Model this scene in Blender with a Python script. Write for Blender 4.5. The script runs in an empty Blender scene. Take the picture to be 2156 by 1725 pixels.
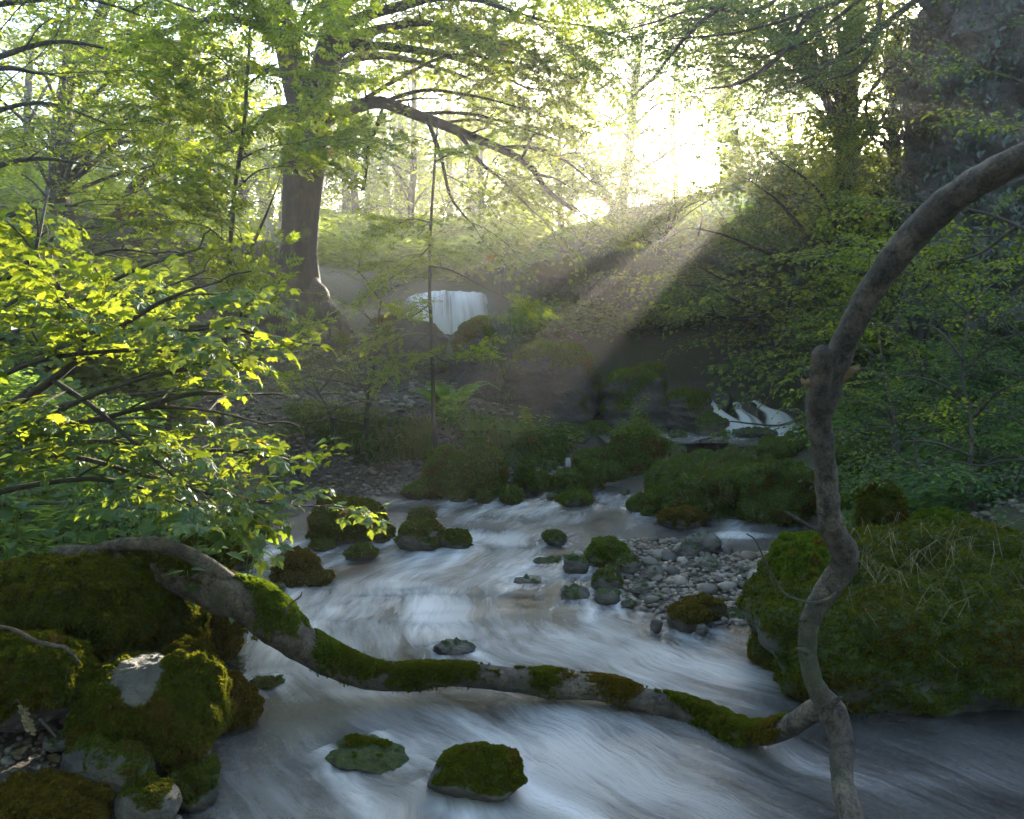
import bpy, bmesh, math
import numpy as np
from mathutils import Vector, Matrix
RNG = np.random.default_rng(11)
C = bpy.context.scene.collection
scene = bpy.context.scene

# ------------------------------------------------------------------ camera
CAM = np.array([0.0, 0.0, 1.4]); F = 1725.0; PITCH = math.atan(134.5 / F)
cam = bpy.data.cameras.new('camera'); cam_o = bpy.data.objects.new('camera', cam); C.objects.link(cam_o)
cam_o.location = CAM; cam_o.rotation_euler = (math.pi / 2 - PITCH, 0, 0)
cam.sensor_width = 36; cam.lens = 36 * F / 2156; cam.clip_end = 2000; cam.clip_start = 0.02
scene.camera = cam_o
FWD = np.array([0, math.cos(PITCH), -math.sin(PITCH)]); UP = np.array([0, math.sin(PITCH), math.cos(PITCH)])
def ray(px, py): return np.array([(px - 1078) / F, 0, 0]) + UP * ((862.5 - py) / F) + FWD
def at(px, py, Y):
    d = ray(px, py); return CAM + d * (Y / d[1])
def onz(px, py, z=0.0):
    d = ray(px, py); return CAM + d * ((z - CAM[2]) / d[2])

# ------------------------------------------------------------------ sun, sky, exposure
SUN = ray(1760, 215); SUN /= np.linalg.norm(SUN)
sun = bpy.data.lights.new('sun', 'SUN'); sun.energy = 5.0; sun.angle = math.radians(0.5); sun.color = (1.0, 0.89, 0.72)
sun_o = bpy.data.objects.new('sun', sun); C.objects.link(sun_o); sun_o.location = (0, 0, 30)
sun_o.rotation_euler = Vector(SUN).to_track_quat('Z', 'Y').to_euler()
world = bpy.data.worlds.new('World'); scene.world = world; world.use_nodes = True
wn = world.node_tree; bg = wn.nodes['Background']; sky = wn.nodes.new('ShaderNodeTexSky')
sky.sky_type = 'NISHITA'; sky.sun_disc = False
sky.sun_elevation = math.asin(SUN[2]); sky.sun_rotation = math.atan2(SUN[0], SUN[1])
sky.air_density = 1.0; sky.dust_density = 1.5; sky.ozone_density = 1.0
wn.links.new(sky.outputs[0], bg.inputs[0]); bg.inputs[1].default_value = 0.15
vs = scene.view_settings; vs.view_transform = 'Standard'; vs.look = 'None'; vs.exposure = 3.0; vs.gamma = 1.0; vs.use_curve_mapping = False
cy = scene.cycles
cy.max_bounces = 5; cy.diffuse_bounces = 3; cy.glossy_bounces = 2; cy.transmission_bounces = 3; cy.transparent_max_bounces = 6; cy.volume_bounces = 0
cy.use_adaptive_sampling = False
cy.use_denoising = True; cy.caustics_reflective = False; cy.caustics_refractive = False; cy.sample_clamp_indirect = 4.0

# ------------------------------------------------------------------ numpy helpers
_G = np.random.default_rng(5); _PERM = np.tile(_G.permutation(256), 3); _GR = _G.normal(size=(256, 3)); _GR /= np.linalg.norm(_GR, axis=1)[:, None]
_RV = _G.random((256, 3))
def _hash(i): return _PERM[_PERM[_PERM[i[:, 0] & 255] + (i[:, 1] & 255)] + (i[:, 2] & 255)]
def pnoise(P):
    P = np.asarray(P, float); i = np.floor(P).astype(int); f = P - i; u = f * f * f * (f * (f * 6 - 15) + 10); out = 0
    for dx in (0, 1):
        for dy in (0, 1):
            for dz in (0, 1):
                o = np.array([dx, dy, dz]); g = _GR[_hash(i + o)]
                w = np.where(dx, u[:, 0], 1 - u[:, 0]) * np.where(dy, u[:, 1], 1 - u[:, 1]) * np.where(dz, u[:, 2], 1 - u[:, 2])
                out = out + w * np.einsum('ij,ij->i', g, f - o)
    return out * 1.6
def fbm(P, octv=4, lac=2.0, gain=0.5):
    P = np.asarray(P, float); a = 1.0; s = 0; n = 0
    for k in range(octv):
        s = s + a * pnoise(P + 17.3 * k); n += a; a *= gain; P = P * lac
    return s / n
def worley(P):
    P = np.asarray(P, float); i = np.floor(P).astype(int); best = np.full(len(P), 9.0)
    for dx in (-1, 0, 1):
        for dy in (-1, 0, 1):
            for dz in (-1, 0, 1):
                c = i + np.array([dx, dy, dz]); q = c + _RV[_hash(c)]
                best = np.minimum(best, ((P - q) ** 2).sum(1))
    return np.sqrt(best)
def norm(v): 
    v = np.asarray(v, float); return v / np.maximum(np.linalg.norm(v, axis=-1, keepdims=True), 1e-9)
def smooth01(x): x = np.clip(x, 0, 1); return x * x * (3 - 2 * x)
def spline(pts, n):
    P = np.asarray(pts, float)
    if len(P) == 2: return P[0] + (P[1] - P[0]) * np.linspace(0, 1, n)[:, None]
    Q = np.vstack([2 * P[0] - P[1], P, 2 * P[-1] - P[-2]]); t = np.linspace(0, len(P) - 1 - 1e-6, n); k = t.astype(int); f = (t - k)[:, None]
    a, b, c, d = Q[k], Q[k + 1], Q[k + 2], Q[k + 3]
    return 0.5 * (2 * b + (c - a) * f + (2 * a - 5 * b + 4 * c - d) * f ** 2 + (3 * b - a - 3 * c + d) * f ** 3)
def interp(vals, n): return np.interp(np.linspace(0, 1, n), np.linspace(0, 1, len(vals)), vals)

class MB:
    """collects vertices and faces, links them as one mesh object"""
    def __init__(s): s.V = []; s.F = []; s.n = 0; s.A = []
    def add(s, V, F, mi=0, a=None):
        V = np.asarray(V, float)
        s.V.append(V); s.A.append(np.zeros(len(V)) if a is None else np.asarray(a, float))
        for f in (F if isinstance(F, list) else [F]):
            if len(f): s.F.append((np.asarray(f) + s.n, mi))
        s.n += len(V)
    def build(s, name, mats, parent=None, smooth=True, attr=None, origin=None):
        me = bpy.data.meshes.new(name); V = np.vstack(s.V)
        if origin is not None: V = V - origin
        me.vertices.add(len(V)); me.vertices.foreach_set('co', V.astype(np.float32).ravel())
        loops = np.concatenate([f.ravel() for f, _ in s.F]); tot = np.concatenate([np.full(len(f), f.shape[1]) for f, _ in s.F])
        mi = np.concatenate([np.full(len(f), m) for f, m in s.F]); start = np.concatenate([[0], np.cumsum(tot)[:-1]])
        me.loops.add(len(loops)); me.loops.foreach_set('vertex_index', loops.astype(np.int32))
        me.polygons.add(len(tot)); me.polygons.foreach_set('loop_start', start.astype(np.int32))
        me.polygons.foreach_set('material_index', mi.astype(np.int32)); me.polygons.foreach_set('use_smooth', np.full(len(tot), bool(smooth)))
        if attr:
            at_ = me.attributes.new(attr, 'FLOAT', 'POINT'); at_.data.foreach_set('value', np.concatenate(s.A).astype(np.float32))
        me.update(calc_edges=True); me.validate()
        for m in (mats if isinstance(mats, (list, tuple)) else [mats]): me.materials.append(m)
        o = bpy.data.objects.new(name, me); C.objects.link(o)
        if origin is not None: o.location = origin
        if parent is not None:
            o.parent = parent
            if origin is None: o.matrix_parent_inverse = Matrix.Translation(parent.location).inverted()
            else: o.location = np.asarray(origin) - np.asarray(parent.location)
        return o
def tag(o, label, cat, group=None, kind=None):
    o['label'] = label; o['category'] = cat
    if group: o['group'] = group
    if kind: o['kind'] = kind
    return o
def empty(name, loc, label, cat, group=None):
    o = bpy.data.objects.new(name, None); C.objects.link(o); o.location = [float(v) for v in loc]; o.empty_display_size = 0.1
    return tag(o, label, cat, group)
def struct(o): o['kind'] = 'structure'; return o

def frames(P):
    T = norm(np.gradient(P, axis=0)); N = np.zeros_like(T); a = np.array([0.3, 0.2, 1.0]) if abs(T[0][2]) < 0.9 else np.array([1.0, 0.1, 0])
    n = a - T[0] * (a @ T[0]); N[0] = n / np.linalg.norm(n)
    for i in range(1, len(P)):
        n = N[i - 1] - T[i] * (N[i - 1] @ T[i]); N[i] = n / max(np.linalg.norm(n), 1e-9)
    return T, N, np.cross(T, N)
def tube(P, R, seg=6, lump=0.0, freq=6.0, cap=True, flare=None):
    P = np.asarray(P, float); R = np.broadcast_to(R, (len(P),)).astype(float); T, N, B = frames(P)
    th = np.linspace(0, 2 * np.pi, seg, endpoint=False)
    D = N[:, None] * np.cos(th)[None, :, None] + B[:, None] * np.sin(th)[None, :, None]
    V = P[:, None] + D * R[:, None, None]
    V = V.reshape(-1, 3)
    if lump: V = V + D.reshape(-1, 3) * (fbm(V * freq, 3) * lump)[:, None] * np.repeat(R, seg)[:, None]
    n = len(P); a = (np.arange(n - 1)[:, None] * seg + np.arange(seg)[None]).ravel(); b = (np.arange(n - 1)[:, None] * seg + (np.arange(seg)[None] + 1) % seg).ravel()
    Fq = np.stack([a, b, b + seg, a + seg], 1); Fs = [Fq]
    if cap: Fs += [np.arange(seg)[None, ::-1], (np.arange(seg) + (n - 1) * seg)[None]]
    return V, Fs

# ------------------------------------------------------------------ materials
def mat(name):
    m = bpy.data.materials.new(name); m.use_nodes = True; nt = m.node_tree; nt.nodes.clear()
    out = nt.nodes.new('ShaderNodeOutputMaterial'); return m, nt, out
class N_:
    def __init__(s, nt): s.nt = nt
    def __call__(s, typ, inp=None, **kw):
        n = s.nt.nodes.new('ShaderNode' + typ)
        for k, v in kw.items(): setattr(n, k, v)
        for k, v in (inp or {}).items():
            if isinstance(v, bpy.types.NodeSocket): s.nt.links.new(v, n.inputs[k])
            else: n.inputs[k].default_value = v
        return n
    def ramp(s, fac, stops):
        r = s('ValToRGB', {'Fac': fac}); e = r.color_ramp.elements
        while len(e) < len(stops): e.new(0.5)
        for q, (p, c) in zip(e, stops):
            q.position = p; q.color = (c if isinstance(c, tuple) else (c, c, c)) + (1,)
        return r.outputs[0]
    def mixc(s, f, a, b):
        n = s('Mix', data_type='RGBA')
        for i, v in ((0, f), (6, a), (7, b)):
            if isinstance(v, bpy.types.NodeSocket): s.nt.links.new(v, n.inputs[i])
            else: n.inputs[i].default_value = v if i == 0 else tuple(v) + (1,)
        return n.outputs[2]
    def noise(s, vec, scale, detail=5, rough=0.6): return s('TexNoise', {'Vector': vec, 'Scale': scale, 'Detail': detail, 'Roughness': rough}).outputs[0]
    def math(s, op, a, b=None):
        d = {0: a}
        if b is not None: d[1] = b
        return s('Math', d, operation=op).outputs[0]

def leaf_mat(name, dark, light, trans, tw=0.5, gloss=0.06, dead=0.0):
    m, nt, out = mat(name); n = N_(nt); g = n('NewGeometry'); rnd = g.outputs['Random Per Island']
    col = n.ramp(rnd, [(0.0, dark), (1.0, light)]); tc = n.ramp(rnd, [(0.0, tuple(0.55 * c for c in trans)), (0.6, trans), (1.0, (trans[0] * 1.25, trans[1] * 1.05, trans[2]))])
    if dead:
        k = n.math('GREATER_THAN', n.math('FRACT', n.math('MULTIPLY', rnd, 37.7)), 1 - dead)
        col = n.mixc(k, col, (0.16, 0.07, 0.01)); tc = n.mixc(k, tc, (0.5, 0.2, 0.02))
    d = n('BsdfDiffuse', {'Color': col}); t = n('BsdfTranslucent', {'Color': tc}); mx = n('MixShader', {0: tw, 1: d.outputs[0], 2: t.outputs[0]})
    gl = n('BsdfGlossy', {'Color': (0.8, 0.85, 0.9, 1), 'Roughness': 0.42}); fr = n('LayerWeight', {'Blend': 0.25})
    m2 = n('MixShader', {0: n.math('MULTIPLY_ADD', fr.outputs[1], 0.25) if False else n.math('ADD', n.math('MULTIPLY', fr.outputs[1], 0.05), gloss * 0.25), 1: mx.outputs[0], 2: gl.outputs[0]})
    nt.links.new(m2.outputs[0], out.inputs[0]); return m
def bark_mat(name, c1, c2, moss, mossamt=0.5, scale=14.0, stretch=(1, 1, 0.22)):
    m, nt, out = mat(name); n = N_(nt); tc = n('TexCoord').outputs['Object']
    mp = n('Mapping', {'Vector': tc, 'Scale': stretch}).outputs[0]
    a = n.math('ADD', n.math('MULTIPLY', n.noise(mp, scale, 8, 0.7), 0.6), n.math('MULTIPLY', n.noise(mp, scale * 4.5, 5, 0.75), 0.4)); b = n.noise(tc, 2.5, 4, 0.6)
    col = n.ramp(a, [(0.4, c1), (0.58, c2)]); col = n.mixc(n.ramp(n.noise(tc, 4, 4), [(0.45, 0.0), (0.6, 0.55)]), col, tuple(.45 * x for x in c1))
    k = n.ramp(b, [(0.62 - 0.3 * mossamt, 0.0), (0.74 - 0.3 * mossamt, 1.0)])
    col = n.mixc(k, col, n.mixc(n.noise(tc, 60, 3), moss, tuple(1.8 * x for x in moss)) )
    bp = n('Bump', {'Height': a, 'Strength': 0.9, 'Distance': 0.02})
    p = n('BsdfPrincipled', {'Base Color': col, 'Roughness': 0.85, 'Normal': bp.outputs[0]}); nt.links.new(p.outputs[0], out.inputs[0]); return m
def rock_mat(name, c1=(0.03, 0.029, 0.027), c2=(0.135, 0.128, 0.115), moss1=(0.016, 0.028, 0.004), moss2=(0.065, 0.1, 0.011), strata=False, ts=1.0, bd=0.03):
    m, nt, out = mat(name); n = N_(nt); tc = n('TexCoord').outputs['Object']; at_ = n('Attribute', attribute_name='moss').outputs['Fac']
    v = n('Mapping', {'Vector': tc, 'Scale': (1, 1, 3.0)}).outputs[0] if strata else tc
    a = n.noise(v, 7 * ts, 9, 0.68); b = n.noise(tc, 38 * ts, 6, 0.7); big = n.noise(tc, 2.2, 3)
    col = n.ramp(n.math('ADD', n.math('MULTIPLY', a, 0.7), n.math('MULTIPLY', b, 0.3)), [(0.33, c1), (0.5, tuple(0.5 * (x + y) for x, y in zip(c1, c2))), (0.68, c2)])
    col = n.mixc(n.ramp(big, [(0.45, 0.0), (0.7, 0.6)]), col, (0.11, 0.085, 0.055))
    mf = n.noise(tc, 55, 5, 0.7); mc = n.ramp(mf, [(0.3, moss1), (0.72, moss2)])
    mc = n.mixc(n.ramp(big, [(0.45, 0.0), (0.7, 0.45)]), mc, (0.06, 0.055, 0.011))
    k = n.ramp(n.math('ADD', at_, n.math('MULTIPLY', n.math('SUBTRACT', a, 0.5), 0.9)), [(0.42, 0.0), (0.56, 1.0)])
    col = n.mixc(k, col, mc)
    bp = n('Bump', {'Height': n.math('ADD', a, n.math('MULTIPLY', b, 0.5)), 'Strength': 0.9, 'Distance': bd})
    bp2 = n('Bump', {'Height': mf, 'Strength': k, 'Distance': 0.02, 'Normal': bp.outputs[0]})
    p = n('BsdfPrincipled', {'Base Color': col, 'Roughness': n.math('MULTIPLY_ADD', k, 0.35) if False else n.math('ADD', n.math('MULTIPLY', k, 0.35), 0.55), 'Normal': bp2.outputs[0]})
    nt.links.new(p.outputs[0], out.inputs[0]); return m
def moss_mat(name, dark, light, trans):
    m, nt, out = mat(name); n = N_(nt); g = n('NewGeometry'); tc = n('TexCoord').outputs['Object']
    f = n.math('ADD', n.math('MULTIPLY', g.outputs['Random Per Island'], 0.6), n.math('MULTIPLY', n.noise(tc, 5, 3), 0.6))
    col = n.ramp(f, [(0.2, dark), (0.85, light)]); col = n.mixc(n.ramp(n.noise(tc, 3.1, 3), [(0.5, 0.0), (0.66, 0.4)]), col, (0.075, 0.06, 0.012))
    d = n('BsdfDiffuse', {'Color': col}); t = n('BsdfTranslucent', {'Color': trans + (1,)}); mx = n('MixShader', {0: 0.35, 1: d.outputs[0], 2: t.outputs[0]})
    nt.links.new(mx.outputs[0], out.inputs[0]); return m

M = {}
M['leaf_beech'] = leaf_mat('leaf beech', (0.03, 0.07, 0.008), (0.06, 0.11, 0.014), (0.36, 0.46, 0.02), 0.54)
M['leaf_ash'] = leaf_mat('leaf ash', (0.03, 0.075, 0.01), (0.06, 0.12, 0.015), (0.36, 0.47, 0.022), 0.54, dead=0.006)
M['leaf_maple'] = leaf_mat('leaf maple', (0.03, 0.085, 0.012), (0.055, 0.13, 0.02), (0.29, 0.36, 0.02), 0.54, gloss=0.08, dead=0.005)
M['leaf_far'] = leaf_mat('leaf far', (0.035, 0.075, 0.012), (0.07, 0.12, 0.02), (0.36, 0.46, 0.03), 0.54)
M['leaf_cool'] = leaf_mat('leaf cool', (0.025, 0.065, 0.018), (0.05, 0.1, 0.028), (0.22, 0.38, 0.05), 0.45)
M['leaf_nettle'] = leaf_mat('leaf nettle', (0.035, 0.095, 0.02), (0.06, 0.14, 0.03), (0.28, 0.46, 0.05), 0.48, gloss=0.1)
M['ivy'] = leaf_mat('ivy leaf', (0.012, 0.03, 0.01), (0.03, 0.055, 0.018), (0.08, 0.14, 0.02), 0.3, gloss=0.25)
M['grass'] = leaf_mat('grass blade', (0.03, 0.07, 0.01), (0.07, 0.12, 0.02), (0.28, 0.4, 0.04), 0.5)
M['straw'] = leaf_mat('dry grass', (0.13, 0.1, 0.05), (0.26, 0.21, 0.11), (0.3, 0.25, 0.12), 0.3)
M['moss'] = moss_mat('moss', (0.02, 0.032, 0.004), (0.085, 0.11, 0.01), (0.2, 0.2, 0.015))
M['moss_bright'] = moss_mat('bright moss', (0.022, 0.045, 0.005), (0.09, 0.145, 0.012), (0.2, 0.28, 0.015))  # also stands in for light from above on the far ledges and stones
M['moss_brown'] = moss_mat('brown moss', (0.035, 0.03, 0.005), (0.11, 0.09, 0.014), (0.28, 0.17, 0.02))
M['rock'] = rock_mat('mossy limestone'); M['dark_rock'] = rock_mat('dark limestone', (0.016, 0.015, 0.014), (0.075, 0.071, 0.064))
M['cliff'] = rock_mat('cliff limestone', (0.005, 0.0047, 0.0043), (0.14, 0.132, 0.12), strata=False, ts=.45, bd=.12)
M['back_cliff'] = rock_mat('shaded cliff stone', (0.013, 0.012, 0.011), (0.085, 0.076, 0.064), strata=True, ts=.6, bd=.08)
M['bark'] = bark_mat('tree bark', (0.009, 0.0065, 0.005), (0.042, 0.031, 0.023), (0.04, 0.055, 0.012), 0.25)
M['bark_thin'] = bark_mat('sapling bark', (0.03, 0.024, 0.017), (0.085, 0.07, 0.05), (0.035, 0.05, 0.012), 0.2, 30)
M['bark_log'] = bark_mat('bare branch bark', (0.016, 0.012, 0.009), (0.17, 0.135, 0.1), (0.04, 0.043, 0.02), 0.16, 26, (1, 1, 1))
M['wood'] = bark_mat('broken wood', (0.16, 0.09, 0.04), (0.36, 0.23, 0.12), (0.2, 0.12, 0.06), 0.0, 40)
def pebble_mat():
    m, nt, out = mat('river stone'); n = N_(nt); tc = n('TexCoord').outputs['Object']; oi = n('ObjectInfo').outputs['Random']; ri = n('NewGeometry').outputs['Random Per Island']
    r = n.math('FRACT', n.math('ADD', oi, ri))
    col = n.ramp(r, [(0.0, (0.03, 0.026, 0.021)), (0.3, (0.085, 0.074, 0.058)), (0.55, (0.17, 0.155, 0.125)), (0.75, (0.13, 0.085, 0.05)), (1.0, (0.27, 0.25, 0.215))])
    a = n.noise(tc, 25, 6, 0.7); col = n.mixc(n.ramp(a, [(0.35, 0.0), (0.75, 0.6)]), col, (0.06, 0.055, 0.045))
    bp = n('Bump', {'Height': a, 'Strength': 0.5, 'Distance': 0.006})
    p = n('BsdfPrincipled', {'Base Color': col, 'Roughness': 0.5, 'Normal': bp.outputs[0]}); nt.links.new(p.outputs[0], out.inputs[0]); return m
M['pebble'] = pebble_mat()
def ground_mat():
    m, nt, out = mat('woodland ground'); n = N_(nt); tc = n('TexCoord').outputs['Object']; at_ = n('Attribute', attribute_name='path').outputs['Fac']
    a = n.noise(tc, 3, 8, 0.65); b = n.noise(tc, 45, 6, 0.75); vo = n('TexVoronoi', {'Vector': tc, 'Scale': 38.0})
    soil = n.ramp(b, [(0.3, (0.022, 0.016, 0.01)), (0.7, (0.1, 0.075, 0.05))])
    grav = n.mixc(n.ramp(vo.outputs['Distance'], [(0.1, 0.0), (0.55, 0.85)]), n.ramp(n('RGBToBW', {'Color': vo.outputs['Color']}).outputs[0], [(0.2, (0.03, 0.026, 0.02)), (0.5, (0.1, 0.08, 0.06)), (0.8, (0.2, 0.18, 0.15))]), (0.02, 0.016, 0.012))
    grav = n.mixc(0.55, grav, (0.1, 0.08, 0.06))
    green = n.ramp(b, [(0.3, (0.012, 0.022, 0.004)), (0.75, (0.06, 0.085, 0.014))])
    col = n.mixc(n.ramp(a, [(0.42, 0.0), (0.58, 1.0)]), soil, green); col = n.mixc(at_, col, grav)
    bp = n('Bump', {'Height': n.math('ADD', b, n.math('MULTIPLY', vo.outputs['Distance'], -0.5)), 'Strength': 0.8, 'Distance': 0.03})
    p = n('BsdfPrincipled', {'Base Color': col, 'Roughness': 0.85, 'Normal': bp.outputs[0]}); nt.links.new(p.outputs[0], out.inputs[0]); return m
M['ground'] = ground_mat()
def water_mat(name, fall=False):
    m, nt, out = mat(name); n = N_(nt); uv = n('UVMap', uv_map='flow').outputs[0]; at_ = n('Attribute', attribute_name='foam').outputs['Fac']
    wob = n('TexNoise', {'Vector': uv, 'Scale': 1.3, 'Detail': 2.0}); uvw = n('VectorMath', {0: uv, 1: n('VectorMath', {0: wob.outputs['Color'], 'Scale': 0.35}, operation='SCALE').outputs[0]}, operation='ADD').outputs[0]
    s1 = n.noise(n('Mapping', {'Vector': uvw, 'Scale': (6.0, 1.3, 1)}).outputs[0], 1.0, 7, 0.62)
    s2 = n.noise(n('Mapping', {'Vector': uvw, 'Scale': (30.0, 4.0, 1)}).outputs[0], 1.0, 6, 0.65)
    s3 = n.noise(n('Mapping', {'Vector': uvw, 'Scale': (2.6, 1.0, 1)}).outputs[0], 1.0, 3, 0.5)
    s = n.math('ADD', n.math('ADD', n.math('MULTIPLY', s1, 0.36), n.math('MULTIPLY', s2, 0.2)), n.math('MULTIPLY', s3, 0.55))
    k = n.math('MULTIPLY', at_, n.ramp(s, [(0.36, 0.15), (0.5, 0.85), (0.6, 1.0)] if fall else [(0.42, 0.04), (0.52, 0.5), (0.62, 1.0)])); k = n.math('MINIMUM', k, 0.94)
    foam = n('BsdfDiffuse', {'Color': (0.77, 0.775, 0.78, 1)}); ft = n('BsdfTranslucent', {'Color': (0.7, 0.7, 0.71, 1)}); foam = n('MixShader', {0: 0.3, 1: foam.outputs[0], 2: ft.outputs[0]})
    bp = n('Bump', {'Height': n.math('ADD', s1, n.math('MULTIPLY', s2, 0.4)), 'Strength': 0.75, 'Distance': 0.05})
    tr = n('BsdfTransparent', {'Color': (0.62, 0.55, 0.42, 1)}); gl = n('BsdfGlossy', {'Roughness': 0.12, 'Normal': bp.outputs[0], 'Color': (1, 1, 1, 1)})
    fr = n('Fresnel', {'IOR': 1.36, 'Normal': bp.outputs[0]})
    w = n('MixShader', {0: fr.outputs[0], 1: tr.outputs[0], 2: gl.outputs[0]})
    # milky water keeps its wet gloss
    fg = n('MixShader', {0: n.math('MULTIPLY', fr.outputs[0], 0.7), 1: foam.outputs[0], 2: gl.outputs[0]})
    clear = n('BsdfTransparent'); mx = n('MixShader', {0: k, 1: clear.outputs[0] if fall else w.outputs[0], 2: foam.outputs[0] if fall else fg.outputs[0]}); nt.links.new(mx.outputs[0], out.inputs[0]); return m
M['water'] = water_mat('stream water'); M['fall'] = water_mat('falling water', True)
# ------------------------------------------------------------------ terrain
_edge = [(340, 1725), (430, 1560), (500, 1460), (480, 1330), (500, 1180), (560, 1115), (660, 1075), (800, 1050), (900, 1046), (1000, 1042), (1340, 1050), (1420, 1075),
         (1560, 1092), (1720, 1112), (1650, 1330), (1640, 1420), (1760, 1470), (2000, 1480), (2300, 1490)]
TP = [tuple(onz(px, py)) for px, py in _edge]
TP += [tuple(onz(px, py, z)) for px, py, z in [(1300, 1165, .03), (1400, 1180, .05), (1550, 1200, .06), (1500, 1270, .035), (1600, 1260, .06), (1230, 1180, -.02), (1270, 1270, -.03), (1410, 1325, -.02), (1560, 1350, -.03), (1640, 1142, -.02), (1320, 1125, -.04)]]
TP += [(0, .8, -.25), (-.3, 2.4, -.25), (.6, 2.6, -.25), (1.4, 2.3, -.25), (2.4, 2.4, -.25), (1.2, 3.0, -.15), (1.9, 2.95, -.15), (2.6, 2.9, -.1), (0, 3.3, -.25), (.6, 3.6, -.22), (-.6, 4, -.2), (0, 4.8, -.25), (-.6, 5.6, -.2), (.1, 6.2, -.25), (0, 7.2, -.2), (.9, 6.6, -.22), (.9, 7.6, -.15), (1.8, 5.9, -.12), (2.2, 5.8, -.12), (-.9, 7.2, -.12),
       (-.9, 2.0, .02), (-1.3, 2.3, .08), (-1.6, 2.9, .15), (-2.2, 3.2, .3), (-2.6, 4.2, .45), (-2, 4.6, .2), (-2.4, 6, .5), (-3.4, 5, .75), (-1.5, 1.2, .15), (-4, 3, .9)]
TP += [tuple(at(*q)) for q in [(850, 722, 14.6), (940, 722, 14.4), (1030, 722, 14.6), (940, 715, 13.2), (860, 700, 12.6), (100, 850, 7), (750, 868, 8.7), (880, 862, 9.0), (660, 920, 8.2), (760, 1000, 8.1), (640, 1020, 7.9), (850, 840, 9.4), (600, 850, 8.9), (500, 800, 9.3), (350, 820, 8.3), (450, 745, 10), (460, 655, 11.3), (560, 690, 11), (640, 668, 11.3), (720, 665, 11.2),
       (760, 830, 9.8), (900, 820, 9.8), (840, 665, 11.3), (200, 650, 11), (300, 560, 13), (400, 515, 15), (20, 470, 13), (540, 560, 15), (620, 600, 14), (740, 600, 15), (840, 625, 15.6), (940, 617, 16), (1040, 625, 16),
       (900, 590, 19), (900, 525, 28), (1060, 545, 20), (1000, 740, 12.5), (1100, 720, 13), (1060, 800, 11), (1200, 830, 11.6), (1400, 830, 11.6), (1550, 822, 11.3), (1680, 830, 10.6),
       (1160, 560, 15.2), (1300, 480, 16.5), (1400, 470, 17.5), (1500, 458, 17.5), (1620, 440, 16.5), (1740, 480, 14.5), (1840, 560, 12.5), (1800, 700, 10.5), (1850, 810, 8.8), (1800, 870, 8.0),
       (1760, 960, 7.2), (1900, 960, 6.8), (2050, 900, 6.6), (1850, 1060, 5.8), (2000, 1080, 4.8), (2156, 1080, 4.3), (1950, 720, 8.8), (2150, 780, 7.2)]]
TP += [(.6, 8.9, .2), (1.5, 9.0, .2), (2.5, 9.1, .2), (2.0, 9.6, .25), (1.1, 8.5, .12), (3.6, 9, .5), (2.9, 9.6, .2), (2.9, 10.1, .28), (3.3, 9.7, .3), (2.4, 9.9, .25), (2.2, 10.6, .7), (3.0, 10.4, .75)]
TP += [(-9, 8, 3), (-12, 14, 5), (-10, 3, 2), (-6, 1, 1.1), (-4, -2, .5), (6, 0, .8), (3.5, 2, .3), (5, 3.6, .8), (8, 4, 2.5), (9, 10, 4.5), (10, 16, 6), (4, 22, 5.2), (-4, 22, 4.0), (-10, 25, 5.5), (8, 25, 6.2), (0, 36, 6.2), (-14, 33, 7), (14, 36, 8), (0, -3, -.25), (3, -3, .2), (-2, -1, .1), (1.5, -1, -.25), (-6, 14, 3.4)]
TP = np.array(TP)
def _U(r2): return np.where(r2 > 1e-12, 0.5 * r2 * np.log(np.maximum(r2, 1e-12)), 0)
_n = len(TP); _A = np.zeros((_n + 3, _n + 3)); _r2 = ((TP[:, None, :2] - TP[None, :, :2]) ** 2).sum(-1)
_A[:_n, :_n] = _U(_r2) + np.eye(_n) * 0.04; _A[:_n, _n] = 1; _A[:_n, _n + 1:] = TP[:, :2]; _A[_n, :_n] = 1; _A[_n + 1:, :_n] = TP[:, :2].T
_W = np.linalg.solve(_A, np.concatenate([TP[:, 2], np.zeros(3)]))
def H(x, y, rough=True):
    x = np.atleast_1d(np.asarray(x, float)); y = np.atleast_1d(np.asarray(y, float)); xc = np.clip(x, -13, 13); yc = np.clip(y, -3, 36); z = np.zeros_like(x)
    for s in range(0, len(x), 20000):
        a = np.stack([xc[s:s + 20000], yc[s:s + 20000]], 1); r2 = ((a[:, None] - TP[None, :, :2]) ** 2).sum(-1)
        z[s:s + 20000] = _U(r2) @ _W[:_n] + _W[_n] + a @ _W[_n + 1:]
    d = np.hypot(x - xc, y - yc); z = z + 2.2 * (1 - np.exp(-d / 30)) 
    if rough:
        P = np.stack([x, y, 0 * x], 1); amp = np.clip((z - .05) / .5, 0.12, 1)
        z = z + amp * (0.10 * fbm(P * 1.3, 3) + 0.035 * fbm(P * 6, 3)) + d / (d + 20) * 1.5 * pnoise(P * 0.06)
    return z
def h1(x, y): return float(H([x], [y])[0])
def grid_faces(nx, ny):
    i = (np.arange(ny - 1)[:, None] * nx + np.arange(nx - 1)[None]).ravel(); return np.stack([i, i + 1, i + nx + 1, i + nx], 1)
_u = np.linspace(-1, 1, 520); _gx = 0.3 + 1.6 * np.sinh(4.9 * _u); _gy = 6.0 + 1.6 * np.sinh(4.9 * _u)
X, Y = np.meshgrid(_gx, _gy); X = X.ravel(); Y = Y.ravel(); Z = H(X, Y)
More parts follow.
